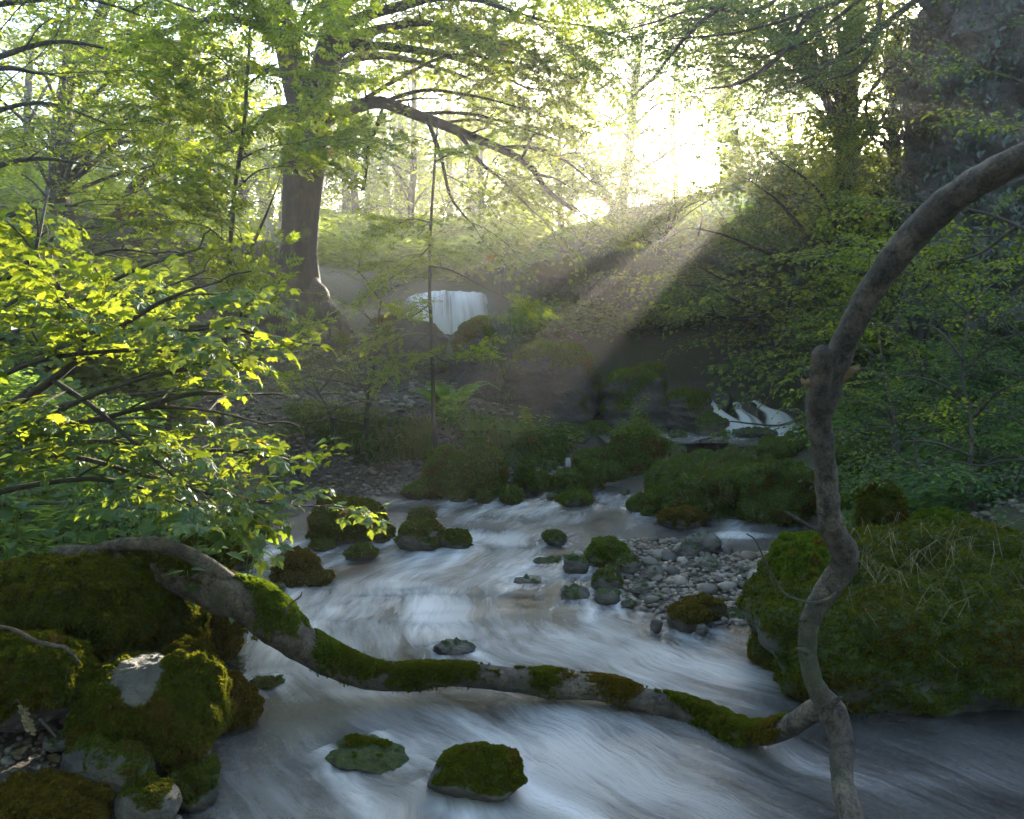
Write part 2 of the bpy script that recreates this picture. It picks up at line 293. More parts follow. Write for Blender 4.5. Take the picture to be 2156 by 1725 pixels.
# worn gravel path and shingle: where people walk and the stream sorts the stones
def blobs(x, y, pts):
    s = np.zeros_like(x)
    for bx, by, r, a in pts: s = np.maximum(s, a * np.exp(-((x - bx) ** 2 + (y - by) ** 2) / r ** 2))
    return s
_pp = [tuple(at(*q)[:2]) for q in [(100, 855, 7), (350, 820, 8.3), (500, 805, 9.2), (600, 850, 8.9), (700, 855, 9), (800, 855, 9), (880, 850, 9.2), (640, 1020, 7.9), (760, 1015, 8), (1000, 1020, 8.1), (450, 745, 10), (460, 690, 10.8)]]
pathw = blobs(X, Y, [(a, b, .75, 1) for a, b in _pp] + [(-1.2, 2.2, .45, 1), (-1.5, 2.6, .4, .9), (-.9, 1.6, .6, 1)]); pathw = np.maximum(pathw, np.clip((.1 - Z) / .08, 0, 1))
g = MB(); g.add(np.stack([X, Y, Z], 1), grid_faces(520, 520), 0, np.clip(pathw * 1.4 + 0.4 * fbm(np.stack([X, Y, Z], 1) * 3, 3), 0, 1))
struct(g.build('ground', M['ground'], attr='path'))

# ------------------------------------------------------------------ stream
FLOW = spline([(2.0, 11.5), (1.6, 9.6), (.95, 8.4), (.7, 7.6), (.35, 6.6), (.05, 5.6), (-.25, 4.7), (-.25, 3.9), (.15, 3.2), (.7, 2.5), (1.3, 1.7), (1.9, .6), (2.3, -1)], 160)
_fs = np.concatenate([[0], np.cumsum(np.linalg.norm(np.diff(FLOW, axis=0), axis=1))])
def flow_uv(x, y):
    P = np.stack([x, y], 1); T = norm(np.gradient(FLOW, axis=0)); W = np.zeros(len(P)); u = np.zeros(len(P)); v = np.zeros(len(P))
    for s in range(0, len(P), 20000):
        q = P[s:s + 20000]; d2 = ((q[:, None] - FLOW[None]) ** 2).sum(-1); w = 1 / (d2 + 0.05) ** 2; w /= w.sum(1, keepdims=True)
        rel = q[:, None] - FLOW[None]; side = rel[..., 0] * -T[None, :, 1] + rel[..., 1] * T[None, :, 0]
        u[s:s + 20000] = (w * side).sum(1); v[s:s + 20000] = w @ _fs
    return u, v
ROCKS_IN_WATER = []   # filled by the rock table below: x, y, radius
def water_sheet(name, x0, x1, y0, y1, z, res, foam, waves, label=None):
    nx = int((x1 - x0) / res); ny = int((y1 - y0) / res); X, Y = np.meshgrid(np.linspace(x0, x1, nx), np.linspace(y0, y1, ny)); X = X.ravel(); Y = Y.ravel()
    u, v = flow_uv(X, Y); k = foam(X, Y); P = np.stack([u * 3.2, v * 0.9, 0 * u], 1)
    amp = waves(X, Y); Zw = z + amp * (fbm(P, 4) + 0.8 * pnoise(np.stack([u * 1.2 + .3 * v, v * 3.4, 0 * u], 1)) + 0.35 * pnoise(np.stack([u * 2.5, v * 8, 0 * u + 4], 1)))
    for rx, ry, r in ROCKS_IN_WATER:    # water piles up before a stone and trails white behind it
        dx, dy = X - rx, Y - ry; d = np.hypot(dx, dy); c = d < r * 5
        if not c.any(): continue
        i = int(np.argmin(((FLOW - [rx, ry]) ** 2).sum(1))); t = FLOW[min(i + 1, 159)] - FLOW[max(i - 1, 0)]; t = t / np.linalg.norm(t)
        al = dx * t[0] + dy * t[1]; ac = -dx * t[1] + dy * t[0]
        wake = np.exp(-((np.abs(ac) - r * (.75 + .12 * np.maximum(al, 0) / r)) / (r * .3)) ** 2) * np.where(al > -r, np.exp(-np.maximum(al, 0) / (r * 3.2)), 0) * (al > -1.3 * r)
        k = k + c * 0.75 * wake * np.clip(k * 3, 0, 1) - c * .3 * np.exp(-((d - r * .95) / (r * .22)) ** 2) * (al < 0); Zw = Zw + c * 0.012 * np.clip(k * 2, 0, 1) * np.exp(-((d - r * 1.1) / (r * .4)) ** 2) * np.where(al < 0, 1, -.6)
    m = MB(); m.add(np.stack([X, Y, Zw], 1), grid_faces(nx, ny), 0, np.clip(k, 0, 1)); o = m.build(name, M['water'], attr='foam'); struct(o)
    uv = o.data.uv_layers.new(name='flow'); li = np.zeros(len(o.data.loops), int); o.data.loops.foreach_get('vertex_index', li); uv.data.foreach_set('uv', np.stack([u[li], v[li]], 1).astype(np.float32).ravel()); return o
_fb = [(onz(px, py)[:2], sx, sy, a) for px, py, sx, sy, a in [(800, 1290, .55, .75, .9), (650, 1350, .5, .35, .8), (1000, 1200, .9, .7, .6), (1150, 1330, .5, .5, .65), (1420, 1400, .42, .4, .8), (1080, 1080, .55, .6, .6), (1000, 1135, .8, .35, .75), (1300, 1060, .35, .5, .5),
       (1100, 1560, .85, .5, .52), (760, 1640, .5, .4, .5), (1300, 1650, .5, .45, .46), (600, 1160, .35, .5, .5), (560, 1430, .3, .2, .6), (800, 1465, .5, .12, .5), (1680, 1610, .28, .2, .4), (1900, 1640, .35, .1, .25), (1560, 1430, .25, .25, .5), (1560, 1128, .3, .12, .45)]]
def foam_lower(x, y):
    k = np.full(len(x), 0.1)
    for (bx, by), sx, sy, a in _fb: k = np.maximum(k, a * np.exp(-((x - bx) / sx) ** 2 - ((y - by) / sy) ** 2)) + 0.18 * a * np.exp(-((x - bx) / sx) ** 2 - ((y - by) / sy) ** 2)
    return k
_wb = [(onz(px, py)[:2], sx, sy, a) for px, py, sx, sy, a in [(780, 1300, .8, .8, .035), (1050, 1200, .9, .7, .022), (1450, 1400, .4, .4, .014), (650, 1400, .5, .3, .02), (1100, 1600, 1, .6, .007)]]
def waves_lower(x, y):
    k = np.full(len(x), 0.006)
    for (bx, by), sx, sy, a in _wb: k = np.maximum(k, a * np.exp(-((x - bx) / sx) ** 2 - ((y - by) / sy) ** 2))
    return k
def build_water():
    water_sheet('stream_water', -3.0, 4.6, -2.5, 8.45, 0.0, 0.02, foam_lower, waves_lower)
    water_sheet('upper_stream_water', 1.0, 3.7, 8.72, 10.1, 0.36, 0.02, lambda x, y: 0.15 + 0.55 * np.exp(-((x - 2.3) / .8) ** 2 - ((y - 9.4) / .5) ** 2) + .8 * np.exp(-((x - 2.75) / .5) ** 2 - ((y - 9.25) / .35) ** 2) + .3 * np.exp(-((x - 1.2) / .3) ** 2 - ((y - 8.6) / .3) ** 2), lambda x, y: np.full(len(x), .012))
def fall(name, label, lines, foam=0.95, streak=1.0, nu=60, nv=50, seed=0):
    """a sheet of falling water: lines = left and right (and middle) edges from lip to foot"""
    L = np.array([spline(l, nv) for l in lines]); k = len(L); t = np.linspace(0, k - 1 - 1e-6, nu); i = t.astype(int); f = (t - i)[:, None, None]
    S = L[i] * (1 - f) + L[i + 1] * f; u = np.repeat(np.linspace(0, 1, nu), nv); v = np.tile(np.linspace(0, 1, nv), nu); V = S.reshape(-1, 3)
    w = np.linalg.norm(L[0, 0] - L[-1, 0]); n = fbm(np.stack([u * w * 7, v * 1.2, 0 * u + seed], 1), 4); V = V + np.stack([0 * u, -np.abs(n) * 0.12, n * 0.03], 1) * w ** .5
    idx = np.arange(nu * nv).reshape(nu, nv); Fq = np.stack([idx[:-1, :-1], idx[1:, :-1], idx[1:, 1:], idx[:-1, 1:]], -1).reshape(-1, 4)
    edge = smooth01((np.minimum(u, 1 - u) * 5 + .35 * fbm(np.stack([u * w * 10, v * 3, 0 * u + seed + 4], 1), 3) * (np.minimum(u, 1 - u) < .25)) / np.where(v > .8, 1 + (v - .8) * 3, 1)); gap = fbm(np.stack([u * w * 4, v * .5, 0 * u + seed + 9], 1), 3)
    m = MB(); m.add(V, Fq, 0, np.clip(foam * (0.1 + .9 * edge) * (1 - streak * 0.9 * smooth01((gap - .05) * 3) * (1 - v * .6)), 0, 1)); o = m.build(name, M['fall'], attr='foam'); tag(o, label, 'waterfall')
    uv = o.data.uv_layers.new(name='flow'); li = np.zeros(len(o.data.loops), int); o.data.loops.foreach_get('vertex_index', li); uv.data.foreach_set('uv', np.stack([u[li] * w * 4.5, v[li] * (.9 if w > 1 else .6) + seed], 1).astype(np.float32).ravel()); return o
fall('waterfall', 'white curtain waterfall pouring over a wide lip behind the rock ledge', [[at(852, 620, 16.2), at(842, 634, 15.6), at(828, 672, 15.2), at(822, 720, 15.1)], [at(910, 611, 16.3), at(905, 622, 15.4), at(900, 668, 15), at(898, 720, 14.9)], [at(965, 612, 16.3), at(966, 622, 15.4), at(970, 668, 15), at(972, 720, 14.9)], [at(1030, 618, 16.3), at(1038, 630, 15.6), at(1046, 668, 15.3), at(1050, 720, 15.2)]], .95, .9, 90, 40, 2)
fall('cascade', 'narrow white chute sliding down beside the wedge shaped mossy rock', [[at(1452, 830, 10.9), at(1470, 836, 10.5), at(1494, 866, 9.95), at(1518, 900, 9.5), at(1526, 940, 9.2)], [at(1470, 826, 10.9), at(1482, 834, 10.5), at(1508, 862, 9.9), at(1545, 896, 9.45), at(1562, 940, 9.1)], [at(1488, 828, 10.9), at(1494, 836, 10.5), at(1524, 866, 9.95), at(1572, 896, 9.5), at(1600, 940, 9.15)]], 1.0, .15, 40, 50, 4)
fall('cascade', 'middle white run of water dropping between two dark rocks beside the chute', [[at(1540, 850, 10.3), at(1546, 864, 9.95), at(1552, 886, 9.6), at(1548, 938, 9.2)], [at(1550, 846, 10.3), at(1560, 862, 9.9), at(1580, 884, 9.55), at(1592, 938, 9.1)], [at(1560, 848, 10.3), at(1572, 866, 9.95), at(1606, 888, 9.6), at(1640, 938, 9.2)]], 1.0, .25, 30, 50, 6)
fall('cascade', 'white run of water furthest right in the cascade, near the big branch', [[at(1576, 846, 10.4), at(1590, 858, 10.05), at(1608, 878, 9.75), at(1602, 936, 9.3)], [at(1586, 842, 10.4), at(1604, 854, 10.0), at(1640, 874, 9.7), at(1660, 936, 9.2)], [at(1596, 844, 10.4), at(1620, 858, 10.05), at(1664, 874, 9.75), at(1706, 930, 9.3)]], 1.0, .25, 36, 46, 8)
fall('waterfall', 'tiny white trickle dropping between small mossy stones in the stream', [[at(1190, 964, 8.7), at(1189, 969, 8.62), at(1188, 985, 8.55), at(1184, 1000, 8.5)], [at(1202, 964, 8.7), at(1203, 969, 8.62), at(1204, 985, 8.55), at(1200, 1000, 8.5)]], .45, .9, 24, 24, 10)
fall('waterfall', 'thin distant spout of water falling from the dark outcrop', [[at(128, 455, 13.2), at(136, 462, 13.0), at(146, 480, 12.9), at(152, 505, 12.9)], [at(134, 453, 13.2), at(143, 462, 13.0), at(152, 480, 12.9), at(157, 505, 12.9)]], .7, .4, 10, 16, 12)

# ------------------------------------------------------------------ rocks
_ico = {}
def ico(n):
    if n not in _ico:
        b = bmesh.new(); bmesh.ops.create_icosphere(b, subdivisions=n, radius=1); b.verts.ensure_lookup_table()
        _ico[n] = (np.array([v.co[:] for v in b.verts]), np.array([[v.index for v in f.verts] for f in b.faces])); b.free()
    return _ico[n]
def tri_area_normals(V, Fc):
    a, b, c = V[Fc[:, 0]], V[Fc[:, 1]], V[Fc[:, 2]]; n = np.cross(b - a, c - a); ar = np.linalg.norm(n, axis=1); return ar / 2, n / np.maximum(ar, 1e-12)[:, None]
def tufts(mb, P, Nn, size, rng, blades=3, spread=0.9, mi=0, wid=0.34):
    n = len(P)
    if n == 0: return
    P = np.repeat(P, blades, 0); Nn = np.repeat(Nn, blades, 0); s = np.repeat(np.broadcast_to(size, (n,)), blades) * rng.uniform(.5, 1.3, n * blades)
    d = norm(Nn + rng.normal(0, spread, (len(P), 3))); side = norm(np.cross(d, rng.normal(size=(len(P), 3)))) * (s * wid)[:, None]
    b0 = P - d * (s * .2)[:, None]; tip = P + d * s[:, None] + np.array([0, 0, -.15]) * s[:, None]; V = np.stack([b0 - side * .7, b0 + side * .7, P + d * (s * .5)[:, None] + side, tip, P + d * (s * .5)[:, None] - side], 1).reshape(-1, 3)
    i = np.arange(len(P))[:, None] * 5; mb.add(V, [np.hstack([i, i + 1, i + 2, i + 4]), np.hstack([i + 4, i + 2, i + 3])], mi)
def rock_shape(seed, res, angular=0.4, lob=0.25, box=2.3):
    rng = np.random.default_rng(seed); d, Fc = ico(res); d = d.copy(); off = rng.uniform(0, 50, 3)
    r = (1 + lob * fbm(d * 1.1 + off, 3)) * (np.abs(d) ** box).sum(1) ** (-1 / box)
    if angular > 0:
        nn = norm(rng.normal(size=(14, 3))); hh = rng.uniform(.72, 1.02, 14); q = d @ nn.T; q = np.where(q > .05, hh / np.maximum(q, .05), 9); k = np.exp(-q * 14).sum(1); rr = -np.log(k + 1e-9) / 14
        r = r * (1 - angular) + np.clip(rr, .4, 1.3) * angular
    V = d * r[:, None]; V -= (V.max(0) + V.min(0)) / 2; V /= (V.max(0) - V.min(0)) / 2
    return V, Fc, off
SEED = [100]
def rock(name, label, box, base=0.0, Yd=None, depth=0.9, moss=0.7, angular=0.35, res=None, sink=0.3, tuft=0, tsize=.012, mat_='rock', group=None, tm='moss', lob=0.3, top=None, cat='rock', clump=None, yaw=0.0, bare=None, fine=None, boxy=None):
    """a boulder that covers the photo box (x0, y0, x1, y1) at the place where its foot meets the ground"""
    SEED[0] += 1; sd = SEED[0]; rng = np.random.default_rng(sd); x0, y0, x1, y1 = box; xc = (x0 + x1) / 2
    foot = onz(xc, y1, base) if Yd is None else at(xc, y1, Yd); Y = foot[1]; w = (x1 - x0) / F * Y; h = (y1 - y0) / F * Y * 1.02; dp = w * depth
    if Yd is not None: base = foot[2]
    h = max(at(xc, y0, Y + dp * .38)[2] - base, h * .45)
    if res is None: res = 6 if (x1 - x0) > 90 else 5 if (x1 - x0) > 34 else 4
    V, Fc, off = rock_shape(sd, res, angular, lob=lob, box=boxy or (5.0 if name == 'rock_outcrop' else 3.2 if name == 'rock_ledge' else 2.5))
    hb = h * (1 + sink) / 2; cen = np.array([(xc - 1078) / F * (Y + dp * .35), Y + dp * .42, base + h - hb]); 
    V = V * np.array([w / 2 * (1 + .35 * dp / Y), dp / 2, hb])
    if yaw:
        c, s = math.cos(yaw), math.sin(yaw); V = V @ np.array([[c, s, 0], [-s, c, 0], [0, 0, 1]])
    L = (w * hb * 2) ** .5; ar, fn = tri_area_normals(V, Fc); vn = np.zeros_like(V); [np.add.at(vn, Fc[:, k], fn * ar[:, None]) for k in range(3)]; vn = norm(vn)
    rel = (V[:, 2] + hb) / (2 * hb)
    mk = moss + 0.55 * (vn[:, 2] - .1) * (1 if moss < .95 else .3) + 0.5 * fbm(V / L * 2.5 + off, 3) - smooth01((.34 - rel) / .14) * .25
    if bare is not None:
        for (bx, by, br) in bare: mk = mk - .95 * np.exp(-((V[:, 0] / (w / 2) - bx) ** 2 + (V[:, 2] / hb - by) ** 2) / br ** 2)
    mk = np.clip(mk, 0, 1); cl = clump if clump is not None else 1.0
    fs = fine or max(.05, L * .13); wv = worley((V + off) / fs); wv2 = worley((V - off) / (fs * .42))
    disp = smooth01((mk - .35) * 3) * fs * cl * ((.55 - wv) * .75 + (.5 - wv2) * .28) + L * .05 * fbm(V / L * 4 + off, 4) * (1.2 if angular > .3 else .7) + (1 - mk) * L * .02 * fbm(V / L * 14 + off, 3) + (L * .05 * pnoise(np.stack([V[:, 0] / L * 1.2, V[:, 1] / L * 1.2, V[:, 2] / L * 9], 1) + off) if name == 'rock_outcrop' else 0)
    V = V + vn * disp[:, None]
    m = MB(); m.add(V, Fc, 0, mk); o = m.build(name, M[mat_], attr='moss'); o.location = cen; tag(o, label, cat, group)
    if tuft:
        ar, fn = tri_area_normals(V, Fc); fm = mk[Fc].mean(1); wgt = ar * np.clip((fm - .4) * 4, 0, 1) * (V[Fc].mean(1)[:, 2] > -hb * (1 - 1.6 * sink)) * (fn[:, 1] < .75)
        if wgt.sum() > 0:
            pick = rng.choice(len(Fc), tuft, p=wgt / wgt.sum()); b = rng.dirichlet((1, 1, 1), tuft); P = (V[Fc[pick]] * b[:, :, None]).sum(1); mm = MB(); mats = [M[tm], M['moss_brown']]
            sel = (fbm(P / L * 3 + off, 2) + rng.normal(0, .12, tuft)) + np.clip(.25 - fn[pick][:, 2], 0, .5) * .5 > .36  # brown hanging moss on flanks; the colour split also imitates light on the tops
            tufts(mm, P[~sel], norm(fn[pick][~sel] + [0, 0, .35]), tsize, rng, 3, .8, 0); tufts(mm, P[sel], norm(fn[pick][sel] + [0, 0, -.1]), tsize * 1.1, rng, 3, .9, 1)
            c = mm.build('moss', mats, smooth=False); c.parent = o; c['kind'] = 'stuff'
    if base < .2 and Yd is None: ROCKS_IN_WATER.append((cen[0], cen[1] - dp * .1, w * .5))
    return o
G1 = 'mossy boulders on the near bank'; G2 = 'stones standing in the rapids'; G3 = 'mossy stones at the head of the pool'; G4 = 'stones on the gravel bar'; G5 = 'mossy ledges beside the pool'
# near water
rock('rock', 'low flat dark rock awash in the near water with a green rim', (672, 1572, 855, 1622), 0, depth=.9, moss=.2, angular=.7, clump=.4, tuft=1800, tsize=.008, sink=1.2, mat_='dark_rock')
rock('rock', 'blocky dark rock capped with olive moss alone in the near water', (893, 1575, 1112, 1690), 0, depth=.8, moss=.3, angular=.85, clump=.4, tuft=4500, tsize=.008, mat_='dark_rock', lob=.2)
# left bank
rock('boulder', 'largest mossy boulder under the nettles, topmost on the near bank', (-120, 1175, 310, 1425), .16, Yd=2.75, depth=.9, moss=.95, angular=.15, res=7, tuft=26000, tsize=.012, group=G1, boxy=2.0, lob=.4)
rock('boulder', 'dark mossy boulder tucked beneath the fallen log', (275, 1230, 408, 1400), 0, boxy=2.0, Yd=3.1, depth=.9, moss=.95, angular=.2, tuft=9000, tsize=.012, group=G1)
rock('boulder', 'mossy boulder with a golden sunlit side where log meets water', (380, 1250, 486, 1395), 0, boxy=2.0, Yd=3.35, depth=1.0, moss=1.0, angular=.15, tuft=9000, tsize=.013, group=G1, tm='moss_brown')
rock('boulder', 'small round mossy boulder behind the grey topped one', (312, 1358, 428, 1460), 0, Yd=2.95, depth=.9, moss=.95, angular=.2, tuft=6000, tsize=.011, group=G1)
rock('boulder', 'mossy boulder with a bare grey crown beside the near water', (138, 1385, 446, 1645), 0, Yd=2.42, boxy=2.1, depth=.85, moss=.95, angular=.3, res=7, tuft=30000, tsize=.011, group=G1, bare=[(-.2, .98, .34), (.1, .72, .24)], tm='moss', sink=.15)
rock('boulder', 'grey boulder half covered in moss at the left frame edge', (-120, 1338, 152, 1520), .2, Yd=2.4, depth=.8, moss=.85, angular=.35, res=6, tuft=10000, tsize=.011, group=G1, bare=[(.5, .85, .3)])
rock('boulder', 'dark mossy rock leaning out over the near water', (410, 1425, 516, 1550), 0, Yd=2.85, depth=1.0, moss=.85, angular=.4, tuft=6000, tsize=.011, tm='moss_brown', group=G1)
rock('rock', 'long grey slab lying on the gravel below the mossy boulders', (78, 1560, 308, 1690), .05, Yd=2.28, depth=.5, moss=.25, angular=.5, tuft=1500, tsize=.007, mat_='dark_rock', yaw=-.15)
rock('rock', 'dark wet angular rock at the water edge under the mossy boulder', (322, 1612, 436, 1710), 0, Yd=2.36, depth=.9, moss=.4, angular=.7, tuft=1500, tsize=.007, mat_='dark_rock')
rock('cobble', 'smooth rounded grey cobble with a mossy end', (208, 1652, 346, 1740), .02, Yd=2.2, depth=.75, moss=.22, angular=.1, lob=.12, tuft=1200, tsize=.008)
rock('boulder', 'brown green moss mound in the bottom left corner', (-80, 1655, 172, 1800), .08, Yd=2.1, depth=.8, moss=1.0, angular=.1, tuft=14000, tsize=.011, group=G1, tm='moss_brown')
rock('stone', 'flat beige stone on the dark gravel above the slab', (52, 1548, 118, 1582), .1, Yd=2.42, depth=.8, moss=.1, angular=.3)
rock('stone', 'small green tinged stone between two mossy boulders', (75, 1470, 120, 1500), .15, Yd=2.6, depth=.8, moss=.45, angular=.6, tuft=300, tsize=.006)
rock('stone', 'yellow green stone left of the grey topped boulder', (115, 1452, 162, 1490), .14, Yd=2.62, depth=.8, moss=.55, angular=.6, tuft=300, tsize=.006)
rock('boulder', 'mossy boulder behind the upper end of the fallen log', (352, 1112, 486, 1215), 0, Yd=3.9, depth=1.0, moss=.95, angular=.2, tuft=6000, tsize=.013, group=G1)
rock('rock', 'brown rooty rock at the water edge below the sycamore leaves', (420, 1085, 505, 1155), 0, Yd=4.6, depth=1, moss=.6, angular=.4, tuft=1500, tsize=.012, tm='moss_brown')
rock('rock', 'small flat brown rock against the log boulder', (478, 1165, 528, 1200), 0, depth=.9, moss=.4, angular=.4, tuft=500, tsize=.009, tm='moss_brown')
rock('rock', 'dark ledge stone jutting from the left bank into calm water', (500, 1118, 548, 1146), 0, depth=1, moss=.4, angular=.5, tuft=300, tsize=.01)
rock('rock', 'glinting wet stone at the foot of the golden moss', (445, 1385, 500, 1412), 0, depth=.9, moss=.2, angular=.5, mat_='dark_rock')
rock('rock', 'submerged green stone breaking the water near the leaning rock', (512, 1432, 580, 1450), 0, depth=1, moss=.7, angular=.2, tuft=400, tsize=.006, sink=.6)
# rapids
rock('boulder', 'big dark mossy boulder under the hanging sycamore spray', (642, 1052, 806, 1145), 0, depth=.9, moss=.85, angular=.25, tuft=9000, tsize=.014, group=G2)
rock('rock', 'lower hump joined to the right of the big dark boulder', (775, 1095, 826, 1143), 0, depth=1, moss=.8, angular=.3, tuft=1200, tsize=.012, group=G2)
rock('rock', 'pointed brown rock parting the white water', (830, 1098, 928, 1162), 0, depth=.8, moss=.55, angular=.5, tuft=2600, tsize=.01, group=G2, lob=.45)
rock('rock', 'rounded brown rock just right of the pointed one', (912, 1118, 992, 1158), 0, depth=.9, moss=.5, angular=.3, tuft=1600, tsize=.01, group=G2)
rock('rock', 'low cone of rock with water sliding past its sides', (718, 1147, 788, 1180), 0, depth=.9, moss=.6, angular=.4, tuft=900, tsize=.009, group=G2)
rock('rock', 'small green topped rock near the foot of the dark boulder', (645, 1140, 697, 1160), 0, depth=1, moss=.75, angular=.2, tuft=600, tsize=.009, group=G2)
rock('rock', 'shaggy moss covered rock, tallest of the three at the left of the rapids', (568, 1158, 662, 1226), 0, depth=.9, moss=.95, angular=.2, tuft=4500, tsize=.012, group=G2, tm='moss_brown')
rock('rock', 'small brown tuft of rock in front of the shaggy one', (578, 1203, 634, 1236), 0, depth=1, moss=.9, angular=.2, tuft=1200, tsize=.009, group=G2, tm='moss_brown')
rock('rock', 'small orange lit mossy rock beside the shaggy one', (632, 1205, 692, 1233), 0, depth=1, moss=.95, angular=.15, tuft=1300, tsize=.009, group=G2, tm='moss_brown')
rock('rock', 'dark wet stone by the bend of the log', (545, 1230, 592, 1252), 0, depth=1, moss=.1, angular=.4, mat_='dark_rock', group=G2)
rock('rock', 'small green rock with a tail, alone in the brown calm water', (856, 1072, 914, 1100), 0, depth=.8, moss=.9, angular=.2, tuft=800, tsize=.011, group=G2)
rock('rock', 'black wet stone washed over in the middle of the rapids', (905, 1352, 1000, 1378), 0, depth=.7, moss=.0, angular=.5, mat_='dark_rock', sink=1, group=G2)
rock('rock', 'small dark rock alone in mid stream above the rapids', (1141, 1118, 1196, 1150), 0, depth=1, moss=.4, angular=.5, tuft=400, tsize=.009, mat_='dark_rock', group=G2)
rock('rock', 'thin dark hump barely above the water left of the gravel bar', (1122, 1176, 1192, 1186), 0, depth=.6, moss=.2, angular=.2, mat_='dark_rock', sink=1, group=G2)
rock('rock', 'flat dark hump under the water right of the sun glitter', (1080, 1218, 1150, 1230), 0, depth=.6, moss=.0, angular=.2, mat_='dark_rock', sink=1, group=G2)
# head of the pool
rock('rock', 'mossy hump in the stream below the trickle', (1172, 1033, 1252, 1066), 0, depth=.9, moss=.75, angular=.3, tuft=1500, tsize=.012, group=G3, tm='moss_bright')
rock('rock', 'mossy square rock at the end of the far shingle', (1054, 1026, 1102, 1063), 0, depth=1, moss=.85, angular=.3, tuft=900, tsize=.012, group=G3, tm='moss_bright')
rock('rock', 'little mossy cone below the twin boulder', (1000, 1032, 1036, 1061), 0, depth=1, moss=.85, angular=.3, tuft=600, tsize=.012, group=G3, tm='moss_bright')
rock('rock', 'small mossy stone at the waterline below the sapling', (942, 1036, 986, 1056), 0, depth=1, moss=.8, angular=.3, tuft=500, tsize=.011, group=G3, tm='moss_bright')
rock('rock', 'sloping mossy stone at the far left end of the pool', (842, 1020, 902, 1052), 0, depth=1, moss=.7, angular=.5, tuft=900, tsize=.012, group=G3, tm='moss_bright')
rock('rock', 'tiny dark stone in the fast water below the bushy boulder', (1308, 1031, 1328, 1042), 0, depth=1, moss=.3, angular=.3, mat_='dark_rock', group=G3)
rock('rock', 'tiny mossy stone left of the mossy hump', (1150, 1041, 1176, 1053), 0, depth=1, moss=.6, angular=.3, group=G3)
rock('boulder', 'left dome of the twin mossy boulder with the sapling', (888, 940, 985, 1045), .02, depth=.9, moss=.95, angular=.1, tuft=6000, tsize=.014, group=G3, tm='moss_bright')
rock('boulder', 'right dome of the twin mossy boulder', (965, 932, 1068, 1045), .02, depth=.9, moss=.95, angular=.1, tuft=6000, tsize=.014, group=G3, tm='moss_bright')
rock('rock', 'mossy apron spreading below the twin boulder', (868, 1000, 1000, 1050), .0, depth=.6, moss=.9, angular=.2, tuft=3000, tsize=.012, group=G3, tm='moss_bright')
rock('rock', 'round mossy rock left of the trickle', (1084, 972, 1128, 1026), .02, depth=1, moss=.9, angular=.15, tuft=1500, tsize=.013, group=G3, tm='moss_bright')
rock('rock', 'lower mossy rock attached to the round one by the trickle', (1110, 992, 1156, 1036), .01, depth=1, moss=.9, angular=.15, tuft=1200, tsize=.013, group=G3, tm='moss_bright')
rock('rock', 'upright mossy rock just right of the trickle', (1212, 968, 1276, 1034), .0, depth=.9, moss=.9, angular=.25, tuft=2200, tsize=.013, group=G3, tm='moss_bright')
rock('rock', 'low mossy shoulder in front of the trickle', (1158, 988, 1236, 1036), .0, depth=.8, moss=.85, angular=.25, tuft=1800, tsize=.012, group=G3, tm='moss_bright')
rock('rock', 'mossy rock above and left of the trickle', (1128, 938, 1190, 985), .1, Yd=8.6, depth=1, moss=.8, angular=.25, tuft=1500, tsize=.013, group=G3, tm='moss_bright')
rock('rock', 'dark mossy rock behind the upright one', (1206, 945, 1298, 990), .1, Yd=8.45, depth=.8, moss=.75, angular=.3, tuft=1500, tsize=.013, group=G3, tm='moss_bright')
rock('rock', 'mossy rock at the foot of the bushy boulder', (1266, 972, 1322, 1028), .0, Yd=8.2, depth=1, moss=.8, angular=.25, tuft=1200, tsize=.013, group=G3, tm='moss_bright')
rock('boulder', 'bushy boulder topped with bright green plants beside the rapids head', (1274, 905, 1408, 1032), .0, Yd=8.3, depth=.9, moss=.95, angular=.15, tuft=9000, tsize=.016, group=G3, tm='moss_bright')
rock('rock', 'mossy shoulder right of the bushy boulder', (1380, 925, 1436, 1010), .0, Yd=8.6, depth=1, moss=.95, angular=.15, tuft=2500, tsize=.015, group=G3, tm='moss_bright')
rock('rock', 'grey rock lying beyond the trickle with bare faces', (1150, 896, 1246, 950), .2, Yd=9.3, depth=.9, moss=.35, angular=.5, tuft=600, tsize=.013, mat_='dark_rock', group=G3, tm='moss_bright')
rock('rock', 'mossy rock behind the grey one below the rock face', (1222, 887, 1292, 932), .3, Yd=9.6, depth=.9, moss=.75, angular=.3, tuft=1200, tsize=.014, group=G3, tm='moss_bright')
rock('rock', 'small wet stones bordering the upper stream', (1410, 905, 1450, 930), .36, Yd=9.2, depth=1, moss=.4, angular=.3, group=G3)
rock('rock', 'long dark stone in the water of the upper stream', (1376, 938, 1450, 958), .36, Yd=8.6, depth=.5, moss=.3, angular=.3, mat_='dark_rock', group=G3)
rock('rock', 'narrow dark rock in the upper stream below the cascade', (1545, 900, 1640, 918), .36, Yd=9.15, depth=.4, moss=.15, angular=.4, mat_='dark_rock', group=G3)
rock('rock', 'wedge shaped mossy rock left of the cascade', (1466, 866, 1542, 922), .36, Yd=9.4, depth=1, moss=.5, angular=.7, tuft=800, tsize=.013, lob=.4, mat_='dark_rock', group=G3, tm='moss_bright')
rock('rock', 'black rock splitting the lip of the cascade', (1492, 822, 1542, 872), .7, Yd=10.3, depth=1, moss=.1, angular=.6, mat_='dark_rock', group=G3)
rock('rock', 'dark rock between the two white runs of the cascade', (1562, 848, 1600, 882), .7, Yd=9.95, depth=1, moss=.15, angular=.6, mat_='dark_rock', group=G3)
rock('rock', 'dark flat rock at the back of the cascade lip', (1530, 828, 1600, 850), .8, Yd=10.9, depth=1, moss=.3, angular=.5, mat_='dark_rock', group=G3)
